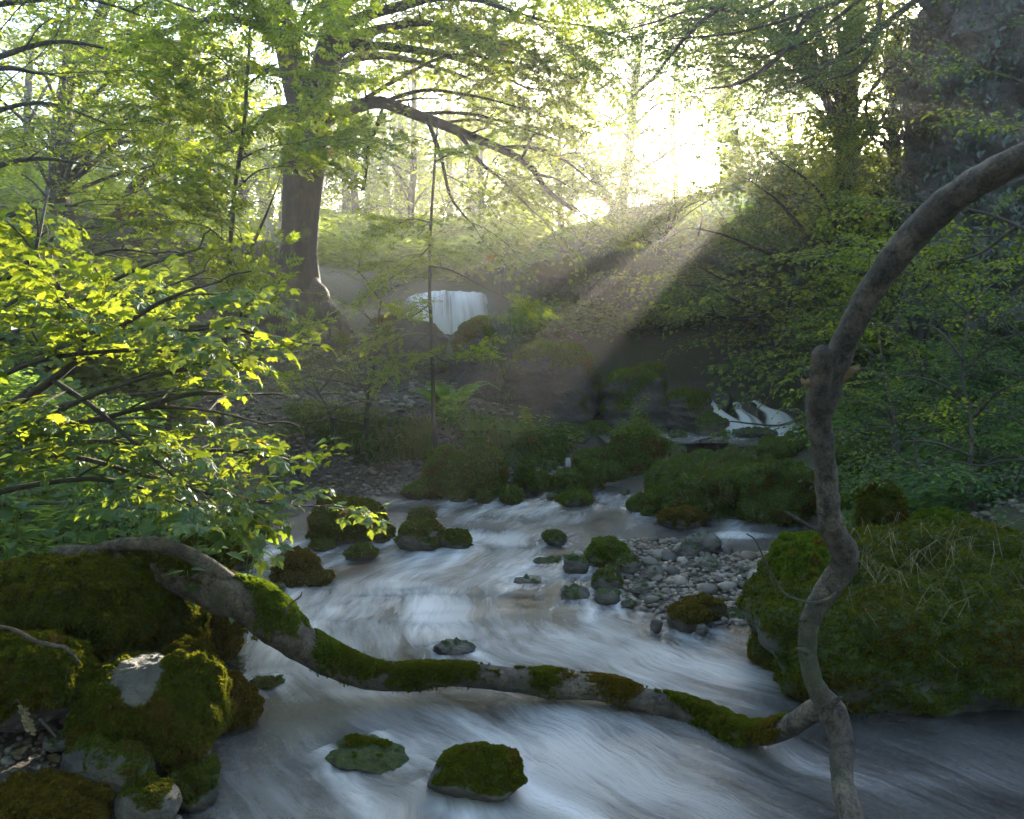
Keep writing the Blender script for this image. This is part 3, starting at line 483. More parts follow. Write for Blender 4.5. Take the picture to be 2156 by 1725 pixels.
rock('rock', 'brown sloping rock right of the cascade', (1620, 830, 1730, 885), .7, Yd=10.3, depth=1, moss=.5, angular=.4, tuft=800, tsize=.015, group=G3, tm='moss_bright')
rock('rock', 'water smoothed stone inside the cascade', (1556, 882, 1598, 902), .4, Yd=9.55, depth=1, moss=.0, angular=.3, mat_='dark_rock', group=G3)
# ledges right of the pool
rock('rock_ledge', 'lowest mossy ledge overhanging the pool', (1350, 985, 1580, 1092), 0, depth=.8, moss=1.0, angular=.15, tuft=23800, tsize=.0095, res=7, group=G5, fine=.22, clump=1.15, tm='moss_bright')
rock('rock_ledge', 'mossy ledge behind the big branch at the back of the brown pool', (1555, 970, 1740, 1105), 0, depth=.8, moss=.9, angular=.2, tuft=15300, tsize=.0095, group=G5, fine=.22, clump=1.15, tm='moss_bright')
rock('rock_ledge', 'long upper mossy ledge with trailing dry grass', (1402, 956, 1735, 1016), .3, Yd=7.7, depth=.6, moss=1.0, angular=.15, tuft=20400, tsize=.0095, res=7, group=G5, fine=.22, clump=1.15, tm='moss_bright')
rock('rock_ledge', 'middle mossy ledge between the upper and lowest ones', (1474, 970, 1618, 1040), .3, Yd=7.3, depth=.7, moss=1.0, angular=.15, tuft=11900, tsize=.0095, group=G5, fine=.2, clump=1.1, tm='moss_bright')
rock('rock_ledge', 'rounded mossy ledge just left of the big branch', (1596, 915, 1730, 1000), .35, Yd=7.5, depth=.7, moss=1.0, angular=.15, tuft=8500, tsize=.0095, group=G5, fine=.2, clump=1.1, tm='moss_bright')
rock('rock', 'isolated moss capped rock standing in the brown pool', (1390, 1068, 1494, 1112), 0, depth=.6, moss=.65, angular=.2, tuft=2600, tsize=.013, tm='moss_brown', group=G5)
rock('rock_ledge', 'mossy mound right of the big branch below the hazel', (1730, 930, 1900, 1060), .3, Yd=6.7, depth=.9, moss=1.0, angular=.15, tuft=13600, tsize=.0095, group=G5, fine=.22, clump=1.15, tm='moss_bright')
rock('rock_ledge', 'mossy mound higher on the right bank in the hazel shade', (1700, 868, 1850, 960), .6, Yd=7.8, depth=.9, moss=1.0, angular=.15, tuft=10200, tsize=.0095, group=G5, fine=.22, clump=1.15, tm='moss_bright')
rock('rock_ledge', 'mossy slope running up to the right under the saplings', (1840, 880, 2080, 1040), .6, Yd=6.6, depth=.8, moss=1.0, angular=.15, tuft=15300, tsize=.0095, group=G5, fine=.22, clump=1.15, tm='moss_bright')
rock('rock_ledge', 'small mossy shelf low on the right bank behind the knob', (1760, 1040, 1900, 1110), .1, Yd=5.9, depth=.8, moss=.95, angular=.15, tuft=4000, tsize=.014, group=G5, tm='moss_bright')
rock('rock', 'grey brown rock in the shade behind the broken stub', (1700, 800, 1790, 870), .9, Yd=9, depth=.9, moss=.25, angular=.4)
# right foreground
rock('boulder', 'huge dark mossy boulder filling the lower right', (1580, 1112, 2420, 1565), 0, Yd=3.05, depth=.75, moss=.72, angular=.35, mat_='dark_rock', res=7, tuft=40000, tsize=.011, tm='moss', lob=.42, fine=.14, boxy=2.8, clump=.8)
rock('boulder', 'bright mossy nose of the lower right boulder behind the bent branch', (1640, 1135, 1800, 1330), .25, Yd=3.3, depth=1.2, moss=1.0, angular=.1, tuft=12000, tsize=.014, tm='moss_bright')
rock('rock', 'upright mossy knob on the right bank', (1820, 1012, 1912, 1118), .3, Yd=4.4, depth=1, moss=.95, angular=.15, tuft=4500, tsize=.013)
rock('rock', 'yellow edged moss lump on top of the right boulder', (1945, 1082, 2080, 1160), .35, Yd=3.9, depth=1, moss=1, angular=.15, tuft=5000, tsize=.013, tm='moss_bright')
# rock faces behind the pool
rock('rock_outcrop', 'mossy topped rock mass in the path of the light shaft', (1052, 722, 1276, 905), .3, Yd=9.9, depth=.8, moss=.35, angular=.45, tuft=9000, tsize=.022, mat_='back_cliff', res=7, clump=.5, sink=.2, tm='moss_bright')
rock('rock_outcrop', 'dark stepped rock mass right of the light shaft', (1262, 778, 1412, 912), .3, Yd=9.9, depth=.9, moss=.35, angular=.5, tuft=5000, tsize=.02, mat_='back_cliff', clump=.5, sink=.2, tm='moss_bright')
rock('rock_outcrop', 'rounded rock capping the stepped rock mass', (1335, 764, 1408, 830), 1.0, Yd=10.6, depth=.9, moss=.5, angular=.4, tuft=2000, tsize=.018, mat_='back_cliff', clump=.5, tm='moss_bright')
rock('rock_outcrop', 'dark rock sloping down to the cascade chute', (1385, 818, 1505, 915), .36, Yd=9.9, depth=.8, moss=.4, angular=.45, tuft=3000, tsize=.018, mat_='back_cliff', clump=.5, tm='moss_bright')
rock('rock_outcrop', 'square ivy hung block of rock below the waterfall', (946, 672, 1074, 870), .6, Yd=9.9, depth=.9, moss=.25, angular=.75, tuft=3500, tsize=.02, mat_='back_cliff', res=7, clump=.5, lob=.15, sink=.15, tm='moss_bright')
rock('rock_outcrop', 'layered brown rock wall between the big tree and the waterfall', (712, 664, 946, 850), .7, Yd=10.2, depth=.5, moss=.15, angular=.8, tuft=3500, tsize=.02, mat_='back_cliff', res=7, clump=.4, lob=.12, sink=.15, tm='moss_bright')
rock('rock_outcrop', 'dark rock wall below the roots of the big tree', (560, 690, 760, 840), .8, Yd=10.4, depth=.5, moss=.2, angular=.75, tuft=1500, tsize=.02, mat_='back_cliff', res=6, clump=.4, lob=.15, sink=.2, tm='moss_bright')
# left terrace
rock('rock_outcrop', 'dark outcrop high on the left beside the distant spout', (165, 440, 392, 580), 2.4, Yd=13, depth=.7, moss=.35, angular=.5, tuft=3000, tsize=.03, mat_='back_cliff', clump=.5, tm='moss_bright')
rock('rock_outcrop', 'dark low rock wall left of the big tree', (370, 505, 610, 605), 2.3, Yd=13.5, depth=.4, moss=.25, angular=.6, mat_='back_cliff', clump=.5)
rock('stone', 'pale smooth stone on the terrace left of the tree roots', (412, 600, 505, 648), 1.9, Yd=11.4, depth=.8, moss=.1, angular=.3, lob=.2)
rock('stone', 'pale rounded stone with a dark side on the terrace', (462, 612, 542, 655), 1.9, Yd=11.1, depth=.8, moss=.1, angular=.3, lob=.2)
rock('rock_step', 'worn limestone step highest on the path to the tree', (392, 690, 548, 728), 1.5, Yd=10.4, depth=.8, moss=.1, angular=.5)
rock('rock_step', 'worn limestone step in the middle of the path to the tree', (370, 722, 480, 765), 1.3, Yd=9.9, depth=.8, moss=.1, angular=.5)
rock('rock_step', 'worn mossy rock at the lower left of the steps', (225, 690, 385, 800), 1.1, Yd=9.3, depth=.8, moss=.35, angular=.5, tuft=1500, tsize=.018, mat_='dark_rock')
rock('rock_step', 'flat stone lying on the earth path below the steps', (410, 800, 470, 820), .95, Yd=9, depth=.8, moss=.1, angular=.4)
rock('boulder', 'mossy rock half hidden behind the sycamore leaves', (80, 690, 240, 800), 1.2, Yd=8.6, depth=.8, moss=.6, angular=.3, tuft=2000, tsize=.018)
for i, (bx, by, w) in enumerate([(392, 596, 26), (412, 590, 30), (436, 588, 24), (455, 590, 30), (480, 588, 34), (508, 592, 30), (420, 604, 26), (447, 605, 22), (498, 606, 26)]):
    rock('wall_stone', 'weathered grey stone of the tumbled dry wall on the left terrace', (bx - w / 2, by - w * .4, bx + w / 2, by + w * .35), 2, Yd=12.4, depth=1, moss=.1, angular=.5, group='stones of the tumbled dry wall', cat='stone', sink=.1, res=4)
# gravel bar, the larger stones
rock('rock', 'green mossy rock at the upstream corner of the gravel bar', (1232, 1136, 1332, 1196), 0, depth=.9, moss=.7, angular=.3, tuft=2500, tsize=.01, tm='moss_bright', group=G4)
rock('rock', 'dark wet rock at the left tip of the gravel bar', (1187, 1167, 1242, 1208), 0, depth=.9, moss=.25, angular=.4, mat_='dark_rock', group=G4)
rock('rock', 'dark pyramid rock with a mossy edge on the bar waterline', (1246, 1195, 1322, 1242), 0, depth=.9, moss=.35, angular=.6, tuft=500, tsize=.008, mat_='dark_rock', group=G4)
rock('stone', 'largest pale grey stone at the back of the gravel bar', (1448, 1122, 1528, 1168), .03, depth=.9, moss=.05, angular=.35, group=G4)
rock('stone', 'brown dark stone in front of the largest pale one', (1428, 1143, 1480, 1178), .04, depth=.9, moss=.1, angular=.3, mat_='dark_rock', group=G4)
rock('stone', 'flat topped pale stone in the middle of the gravel bar', (1470, 1172, 1532, 1206), .05, depth=.9, moss=.0, angular=.5, group=G4)
rock('stone', 'rounded brown stone beside the mossy corner rock', (1300, 1168, 1356, 1206), .03, depth=.9, moss=.35, angular=.3, tuft=300, tsize=.007, group=G4)
rock('stone', 'whitish egg shaped stone on the bar', (1368, 1192, 1406, 1222), .04, depth=.9, moss=.0, angular=.3, group=G4)
rock('stone', 'pale round stone at the wet front of the bar', (1336, 1228, 1378, 1254), .02, depth=.9, moss=.0, angular=.2, group=G4)
rock('rock', 'dark wet round rock in the shallows before the bar', (1254, 1242, 1312, 1274), 0, depth=.9, moss=.15, angular=.3, mat_='dark_rock', group=G4)
rock('rock', 'small dark rock beside the wet round one', (1312, 1262, 1352, 1280), 0, depth=.9, moss=.1, angular=.4, mat_='dark_rock', group=G4)
rock('rock', 'dark broad stone near the water at the front of the bar', (1350, 1248, 1416, 1272), 0, depth=.9, moss=.0, angular=.4, mat_='dark_rock', group=G4)
rock('rock', 'tall back half of the mossy pair at the foot of the bar', (1440, 1256, 1536, 1312), 0, depth=.9, moss=.5, angular=.5, tuft=1500, tsize=.009, mat_='dark_rock', group=G4, tm='moss_brown')
rock('rock', 'front half of the mossy pair at the foot of the bar', (1414, 1272, 1508, 1332), 0, depth=.8, moss=.45, angular=.5, tuft=1500, tsize=.009, mat_='dark_rock', group=G4, tm='moss_brown')
rock('stone', 'small orange stone in the water before the mossy pair', (1474, 1312, 1502, 1338), 0, depth=.8, moss=.0, angular=.4, mat_='rock', group=G4)
rock('rock', 'small dark pointed rock left of the mossy pair', (1376, 1304, 1404, 1332), 0, depth=.9, moss=.1, angular=.6, mat_='dark_rock', group=G4)
rock('rock', 'flat dark rock right of the mossy pair', (1532, 1288, 1588, 1308), 0, depth=.9, moss=.3, angular=.4, mat_='dark_rock', group=G4)
rock('rock', 'wet brown rock with water sheeting over it', (1180, 1236, 1246, 1262), 0, depth=.8, moss=.1, angular=.4, mat_='dark_rock', sink=.8, group=G4)
build_water()

# loose stones of the gravel bar: each its own object, then the finer gravel as one sheet of small stones
_pm = []
for k in range(7):
    V, Fc, off = rock_shape(700 + k, 3, .62, lob=.3); V = V * [.5, .4, .24 + .05 * (k % 3)]; m = MB(); m.add(V, Fc); o = m.build('river_stone', M['pebble']); _pm.append(o)
rng = np.random.default_rng(3); n_ok = 0
while n_ok < 230:
    px, py = rng.uniform(1225, 1640), rng.uniform(1128, 1320)
    if py > 1330 - (px - 1250) * -.02 or (px < 1330 and py > 1250 - (1330 - px) * .6) or py < 1128 + max(0, (1300 - px) * .25): continue
    if py > 1265 and rng.random() > .35: continue
    s = rng.lognormal(math.log(.03), .62); s = min(s, .1); p = onz(px, py, .03); z = h1(p[0], p[1])
    if z < -.03: continue
    o = _pm[n_ok % 7] if n_ok < 7 else _pm[n_ok % 7].copy()
    if n_ok >= 7: C.objects.link(o)
    o.location = (p[0], p[1], z + s * .2); o.scale = (s * 1.5, s * 1.5, s * 1.6); o.rotation_euler = (rng.normal(0, .2), rng.normal(0, .2), rng.uniform(0, 6.3))
    tag(o, 'loose rounded stone among many on the gravel bar', 'stone', 'loose stones on the gravel bar'); n_ok += 1
def gravel(name, n, sampler, smin, smax, label, seed, lift=.25):
    rng = np.random.default_rng(seed); V0, F0, _ = rock_shape(900, 2, .5, lob=.3); P = sampler(rng, n); P = P[P[:, 2] > (-.1 if 'bed' not in label else -1)]; n = len(P); s = rng.uniform(smin, smax, n) ** 1.0
    th = rng.uniform(0, 6.3, n); R = np.zeros((n, 3, 3)); R[:, 0, 0] = np.cos(th); R[:, 0, 1] = -np.sin(th); R[:, 1, 0] = np.sin(th); R[:, 1, 1] = np.cos(th); R[:, 2, 2] = 1
    sc = rng.uniform([.6, .5, .3], [1, .9, .6], (n, 3)) * s[:, None]; V = np.einsum('nij,nkj->nki', R, V0[None] * sc[:, None]) + (P + np.array([0, 0, 1]) * (s * lift)[:, None])[:, None]
    Fc = (F0[None] + (np.arange(n) * len(V0))[:, None, None]).reshape(-1, 3); m = MB(); m.add(V.reshape(-1, 3), Fc); return tag(m.build(name, M['pebble']), label, 'gravel', kind='stuff')
def px_sampler(x0, y0, x1, y1, zz):
    def f(rng, n):
        px = rng.uniform(x0, x1, n); py = rng.uniform(y0, y1, n); P = np.array([onz(a, b, zz) for a, b in zip(px, py)]); P[:, 2] = H(P[:, 0], P[:, 1]); return P
    return f
def w_sampler(x0, y0, x1, y1):
    def f(rng, n):
        x = rng.uniform(x0, x1, n); y = rng.uniform(y0, y1, n); return np.stack([x, y, H(x, y)], 1)
    return f
gravel('gravel', 2600, px_sampler(1210, 1128, 1660, 1340, .03), .008, .03, 'fine grey gravel between the stones of the bar', 21)
gravel('gravel', 3200, w_sampler(-2.1, 1.7, -.7, 3.0), .005, .022, 'dark small gravel around the boulders of the near left bank', 22)
gravel('gravel', 1800, w_sampler(-2.4, 7.6, .6, 8.7), .01, .045, 'shingle along the far left shore of the pool', 23)
gravel('gravel', 3000, lambda r, n: (lambda P: P[P[:, 2] < -.14] - [0, 0, .12])(w_sampler(-2.2, 1.4, 3.2, 6.2)(r, n) ) , .02, .08, 'brown stones on the bed of the stream under the water', 24)
gravel('gravel', 1500, w_sampler(-4.5, 8.2, 0, 10.6), .015, .06, 'scattered pebbles on the brown earth path', 25)
gravel('gravel', 900, w_sampler(2.4, 4.3, 4.6, 6.2), .01, .035, 'stony scree on the right bank under the saplings', 26)

# ------------------------------------------------------------------ cliffs
def cliff(name, label, path, z0, z1, back, mat_, seed, amp=.35, over=0.0, nu=220, nv=110, moss=.2, top_in=1.5, cat='cliff'):
    """a rock wall following a plan path; its top bends back into the hill, its foot can be undercut"""
    P = spline([(x, y, 0) for x, y in path], nu)[:, :2]; T = norm(np.gradient(P, axis=0)); Nn = np.stack([T[:, 1], -T[:, 0]], 1); zz0 = interp(z0, nu); zz1 = interp(z1, nu)
    v = np.linspace(0, 1, nv); V = np.zeros((nu, nv, 3)); wall = np.clip(v / .75, 0, 1); top = np.clip((v - .75) / .25, 0, 1)
    V[:, :, 2] = zz0[:, None] + (zz1 - zz0)[:, None] * (wall[None] ** .95) - top[None] * .35
    lean = over * np.sin(np.clip(wall, 0, 1) * np.pi) * -1 + .5 * smooth01((wall - .7) / .3) * -.4
    off = lean[None] - top[None] * top_in
    V[:, :, 0] = P[:, 0:1] + Nn[:, 0:1] * off; V[:, :, 1] = P[:, 1:2] + Nn[:, 1:2] * off; V = V.reshape(-1, 3); nn = np.repeat(np.hstack([Nn, np.zeros((nu, 1))]), nv, 0)
    s = np.array([0, 0, seed * 3.1]); big = fbm(V * [.7, .7, .9] + s, 4); led = fbm(V * [.5, .5, 3.2] + s, 4); fine = fbm(V * 4.5 + s, 4) + 1.1 * (.5 - worley(V * [3.4, 3.4, 2.2] + s)) + .5 * (.5 - worley(V * 8 + s)); rid = 1 - 2 * np.abs(pnoise(V * [1.6, 1.6, 1.1] + s))
    V = V + nn * (amp * (big * 1.1 + led * .8 + rid * .3) + .2 * fine)[:, None] + np.array([0, 0, 1]) * (fine * .05)[:, None]
    idx = np.arange(nu * nv).reshape(nu, nv); Fq = np.stack([idx[:-1, :-1], idx[1:, :-1], idx[1:, 1:], idx[:-1, 1:]], -1).reshape(-1, 4)
    mk = np.clip(moss + .5 * fbm(V * 1.3 + s, 3) + 1.6 * np.tile(top, nu) + .8 * np.tile(smooth01((wall - .8) / .2), nu), 0, 1); m = MB(); m.add(V, Fq, 0, mk); o = m.build(name, M[mat_], attr='moss'); tag(o, label, cat); return o, V, nn
def pl(px, py, Y): p = at(px, py, Y); return (p[0], p[1])
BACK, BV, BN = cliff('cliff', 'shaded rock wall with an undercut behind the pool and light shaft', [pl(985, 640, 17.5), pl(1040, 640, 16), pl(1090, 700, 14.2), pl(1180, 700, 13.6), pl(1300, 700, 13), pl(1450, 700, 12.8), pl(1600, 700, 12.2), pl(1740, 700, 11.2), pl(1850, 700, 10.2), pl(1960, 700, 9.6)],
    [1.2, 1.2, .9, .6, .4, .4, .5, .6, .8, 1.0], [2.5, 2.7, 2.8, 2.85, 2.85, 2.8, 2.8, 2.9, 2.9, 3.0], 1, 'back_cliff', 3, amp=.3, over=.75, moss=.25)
TOW, TV, TN = cliff('cliff', 'tall grey limestone crag rising out of frame at the upper right', [(7.6, 11.5), (5.9, 10.8), (4.55, 9.6), (4.25, 8.6), (4.5, 7.9), (5.3, 7.4), (6.6, 7.1), (8.6, 6.9), (11, 6.6)], [1.0] * 5 + [1.2, 1.3, 1.6, 2], [8.6] * 9, 1, 'cliff', 8, amp=.34, over=.15, nu=300, nv=260, moss=.12, top_in=3)
# ------------------------------------------------------------------ leaves and sprays
def _fan(n): return np.array([[0, i, i + 1] for i in range(1, n)] )
OVAL = (np.array([[0, 0, 0], [.32, .27, .07], [.72, .22, .05], [1, 0, -.1], [.72, -.22, .05], [.32, -.27, .07]]), [np.array([[0, 3, 2, 1], [0, 5, 4, 3]])])
def _maple(detail):
    base = [(-150, .28), (-118, .52), (-100, .34), (-72, .80), (-48, .50), (-38, .56), (-16, .82), (0, 1.0), (16, .82), (38, .56), (48, .50), (72, .80), (100, .34), (118, .52), (150, .28)]
    if detail: base = [(-158, .2), (-140, .42), (-124, .60), (-112, .44), (-98, .52), (-88, .66), (-70, .86), (-62, .70), (-52, .72), (-42, .6), (-30, .60), (-20, .78), (-11, .82), (0, 1.05), (11, .82), (20, .78), (30, .60), (42, .6), (52, .72), (62, .70), (70, .86), (88, .66), (98, .52), (112, .44), (124, .60), (140, .42), (158, .2)]
    v = [(0.0, 0, 0)]
    for a, r in base: t = math.radians(a); v.append((r * math.cos(t) * .62 , r * math.sin(t) * .62, .07 * abs(math.sin(t * 3)) * r - .16 * r * r))
    V = np.array(v); V[:, 0] += .3; Fc = _fan(len(base)); k = len(V); V = np.vstack([V, [[.3, .012, 0], [.3, -.012, 0], [-.22, -.008, .05], [-.22, .008, .05]]]); return V, [Fc, np.array([[k, k + 1, k + 2, k + 3]])]
MAPLE, MAPLE_LO = _maple(True), _maple(False)
def _serr():
    up = [(.0, .0), (.12, .2), (.2, .2), (.28, .3), (.38, .26), (.46, .3), (.56, .22), (.66, .22), (.74, .13), (.84, .12), (1, 0)]
    V = [(x, 0, -.12 * x * x) for x, _ in up]; n = len(V); V += [(x, y, .35 * y - .12 * x * x) for x, y in up[1:-1]]; V += [(x, -y, .35 * y - .12 * x * x) for x, y in up[1:-1]]; a = [0] + list(range(n, n + 9)) + [10]; b = [0] + list(range(n + 9, n + 18)) + [10]
    f = [[i, i + 1, a[i + 1], a[i]] for i in range(1, 9)] + [[i + 1, i, b[i], b[i + 1]] for i in range(1, 9)]
    t = [[0, 1, a[1]], [9, 10, a[9]], [1, 0, b[1]], [10, 9, b[9]]]; return np.array(V), [np.array(f), np.array(t)]
NETTLE = _serr()
def leaves(mb, tmpl, P, D, Nn, size, mi=0):
    """place leaf templates: P base, D direction, Nn upper side"""
    n = len(P)
    if n == 0: return
    D = norm(D); Yv = norm(np.cross(Nn, D)); Zv = np.cross(D, Yv); R = np.stack([D, Yv, Zv], 1) * np.broadcast_to(size, (n,))[:, None, None]; TV, TF = tmpl
    V = np.einsum('ka,nab->nkb', TV, R) + P[:, None]; k = len(TV); mb.add(V.reshape(-1, 3), [(f[None] + (np.arange(n) * k)[:, None, None]).reshape(-1, f.shape[1]) for f in TF], mi)
def make_spray(kind, seed):
    """one leafy branchlet about a metre long, lying along +x, as (twig V, F, leaf V, F)"""
    rng = np.random.default_rng(seed); tw, lf = MB(), MB(); L = 1.0
    main = spline([(0, 0, 0), (.35, rng.normal(0, .04), .03), (.7, rng.normal(0, .06), .02), (1, rng.normal(0, .08), -.06)], 9); tw.add(*tube(main, interp([.006, .002], 9), 3, cap=False))
    twigs = [(main, .25)]
    for i, t in enumerate(np.linspace(.12, .92, 9)):
        s = 1 if i % 2 else -1; p = main[int(t * 8)]; l = .42 * (1 - t * .55) * rng.uniform(.7, 1.2); a = rng.uniform(.6, 1.0); d = np.array([math.cos(a), s * math.sin(a), rng.normal(.0, .16)])
        pts = spline([p, p + d * l * .5 + [0, 0, .01], p + d * l + [0, 0, -.05 * l]], 5); twigs.append((pts, 0)); tw.add(*tube(pts, interp([.003, .0012], 5), 3, cap=False))
    spec = {'beech': (.07, .062, OVAL), 'far': (.13, .10, OVAL), 'maple': (.13, .1, MAPLE_LO), 'maple_big': (.27, .21, MAPLE), 'ash': (.13, .2, None), 'small': (.055, .04, OVAL), 'far_maple': (.16, .12, MAPLE_LO)}[kind]
    for pts, t0 in twigs:
        ln = np.linalg.norm(np.diff(pts, axis=0), axis=1).sum(); n = max(2, int(ln * (1 - t0) / spec[0] * 1.35)); ts = np.linspace(t0 + .1, 1, n)
        for j, t in enumerate(ts):
            q = t * (len(pts) - 1); i = min(int(q), len(pts) - 2); p = pts[i] + (pts[i + 1] - pts[i]) * (q - i); f = norm(pts[i + 1] - pts[i]); s = 1 if j % 2 else -1; sd = norm(np.cross([0, 0, 1], f)) * s
            d = norm(f * rng.uniform(.3, .9) + sd * (0 if j == n - 1 else 1) + [0, 0, rng.normal(-.12, .22)]); nn = norm(np.array([0, 0, 1.0]) + rng.normal(0, .24 if kind == 'maple_big' else .38, 3)); sz = spec[1] * (rng.uniform(.45, 1.3) if kind == 'maple_big' else rng.uniform(.65, 1.2))
            if kind == 'ash':
                rach = sz; nl = 5
                for q2 in range(nl):
                    u = (q2 + 1) / nl; bp = p + d * rach * u; sdd = norm(np.cross(nn, d))
                    for s2 in (-1, 1): leaves(lf, OVAL, bp[None], (d * .5 + sdd * s2)[None] + rng.normal(0, .1, (1, 3)), (nn + rng.normal(0, .2, 3))[None], .062 * rng.uniform(.8, 1.2))
                leaves(lf, OVAL, (p + d * rach * 1.02)[None], d[None], nn[None], .07)
            else: leaves(lf, spec[2], p[None], d[None], nn[None], sz)
    cat = lambda b: (np.vstack(b.V), [f for f, _ in b.F]); return cat(tw) + cat(lf)
SPR = {k: [make_spray(k, 40 + i) for i in range(5)] for k in ('beech', 'far', 'maple', 'maple_big', 'ash', 'small', 'far_maple')}
GAPS = []      # openings in the canopy where the low sun comes through: (point, radius)
def gap_keep(P):
    k = np.ones(len(P), bool)
    for g0, r in GAPS:
        rel = P - g0; t = rel @ SUN; d = np.linalg.norm(rel - t[:, None] * SUN, axis=1); k &= ~((t > 0.3) & (d < r * np.random.default_rng(2).uniform(.75, 1.2, len(P))) & (P[:, 1] > 5.5))
    return k
def in_view(P, m=260):
    rel = P - CAM; d = rel @ FWD; px = 1078 + rel[:, 0] / np.maximum(d, .05) * F; py = 862.5 - (rel @ UP) / np.maximum(d, .05) * F; return (d > .2) & (px > -m) & (px < 2156 + m) & (py > -m * 2.2) & (py < 1725 + m)
class Tree:
    def __init__(s, seed, kind, sc=1.0, up=(0, 0, 1)): s.rng = np.random.default_rng(seed); s.kind = kind; s.wood = MB(); s.crown = MB(); s.tr = []; s.sc = sc
    def spray(s, p, d, sc, roll=0.3): s.tr.append((p, d, sc, roll))
    def limb(s, pts, r0, r1=.01, child=1.0, n=20, sub=.45, tip=True, start=.2, wob=.03, seg=6, wood=None, sprays=True, csc=1.0):
        rng = s.rng; P = spline(pts, n); L = np.linalg.norm(np.diff(P, axis=0), axis=1).sum(); off = rng.uniform(0, 90, 3); P = P + np.stack([pnoise(P * 1.1 + off), pnoise(P * 1.1 + off + 31), pnoise(P * 1.1 + off + 67)], 1) * wob * L * np.linspace(0, 1, n)[:, None] ** .7
        (wood or s.wood).add(*tube(P, interp([r0, (r0 * .55 + r1 * .45), r1], n), seg, .12)); T = norm(np.gradient(P, axis=0))
        if not sprays: return P
        m = max(2, int(L * (1 - start) / sub)); sg = rng.integers(0, 2)
        for j, t in enumerate(np.linspace(start, .97, m)):
            i = min(int(t * (n - 1)), n - 1); side = norm(np.cross([0, 0, 1], T[i]) + [0, 0, 1e-3]) * (1 if (j + sg) % 2 else -1); d = norm(T[i] * rng.uniform(.3, .9) + side * rng.uniform(.5, 1) + [0, 0, rng.uniform(-.1, .45)]); l = child * rng.uniform(.55, 1.25) * (1.1 - .5 * t)
            Q = spline([P[i], P[i] + d * l * .5 + [0, 0, .04 * l], P[i] + d * l + [0, 0, -.08 * l]], 6); Q = Q + rng.normal(0, .015 * l, Q.shape) * np.linspace(0, 1, 6)[:, None]; (wood or s.wood).add(*tube(Q, interp([max(.004, r0 * .22), .003], 6), 4, cap=False)); dq = norm(Q[-1] - Q[0])
            k = max(1, int(l / (.3 * s.sc)))
            for u in range(k):
                f = (u + .6) / k; q = Q[int(f * 5)]; sd = norm(np.cross([0, 0, 1], dq)) * (1 if u % 2 else -1); s.spray(q, norm(dq * rng.uniform(.4, 1) + sd * rng.uniform(.3, .9) + [0, 0, rng.normal(-.05, .2)]), s.sc * csc * rng.uniform(.55, .9))
            s.spray(Q[-1], norm(dq + rng.normal(0, .2, 3)), s.sc * csc * rng.uniform(.6, .95))
        if tip: s.spray(P[-1], norm(T[-1] + rng.normal(0, .15, 3)), s.sc * csc * .9)
        return P
    def finish(s, name, label, cat, leafm, barkm='bark', group=None, trunk_name='trunk', keep=1.0, loc=None, clip=True, bare=None):
        rng = s.rng; P = np.array([t[0] for t in s.tr]); ok = np.ones(len(P), bool)
        if len(P):
            Dn = norm([t[1] for t in s.tr]) * np.array([t[2] for t in s.tr])[:, None]; ok &= gap_keep(P) & gap_keep(P + Dn * .55) & gap_keep(P + Dn * 1.05) & (rng.random(len(P)) < keep)
            if bare is not None: ok &= ~bare(P)
            if clip: ok &= in_view(P) | (P[:, 2] < 9.5) & (np.abs(P[:, 0]) < 14)
        o = empty(name, loc if loc is not None else np.vstack(s.wood.V)[0], label, cat, group)
        s.wood.build(trunk_name, M[barkm], o)
        kinds = [s.kind] if isinstance(s.kind, str) else s.kind; which = rng.integers(0, 5, len(P)); kk = rng.integers(0, len(kinds), len(P)); cr = s.crown
        for k in range(len(kinds)):
            for w in range(5):
                sel = np.where(ok & (which == w) & (kk == k))[0]
                if not len(sel): continue
                p = P[sel]; d = norm([s.tr[i][1] for i in sel]); sc = np.array([s.tr[i][2] for i in sel]); roll = rng.normal(0, .28, len(sel)); z = np.array([0, 0, 1.0]); y = norm(np.cross(z, d) + 1e-6); zz = np.cross(d, y)
                y2 = y * np.cos(roll)[:, None] + zz * np.sin(roll)[:, None]; z2 = np.cross(d, y2); R = np.stack([d, y2, z2], 1) * sc[:, None, None]; tv, tf, lv, lf = SPR[kinds[k]][w]
                for V0, F0, mi in ((lv, lf, 0), (tv, tf, 1)):
                    V = np.einsum('ka,nab->nkb', V0, R) + p[:, None]; cr.add(V.reshape(-1, 3), [(f[None] + (np.arange(len(sel)) * len(V0))[:, None, None]).reshape(-1, f.shape[1]) for f in F0], mi)
        if cr.n: cr.build('crown', [M[leafm], M['bark_thin']], o, smooth=False)
        return o

# openings: one narrow shaft over the rock mass, a few more where the light reaches the water, the sycamore and the tree foot
GAPS += [(at(1130, 830, 5.0), .28), (at(1200, 815, 5.0), .12), (at(985, 800, 5.0), .13), (CAM, .16)]
GAPS += [(at(a, b, 2.9), .15) for a, b in ((80, 560), (260, 610), (430, 680), (120, 760), (350, 850), (560, 900), (100, 950), (300, 1000), (500, 1000))]
GAPS += [(at(330, 700, 3.0), .22), (at(520, 760, 2.9), .2), (at(200, 900, 3.0), .2), (at(430, 1290, 3.3), .2), (at(780, 760, 8.3), .6), (at(690, 640, 11), .3)]

# ------------------------------------------------------------------ the trees
def px_path(rows): return [at(*r) for r in rows]
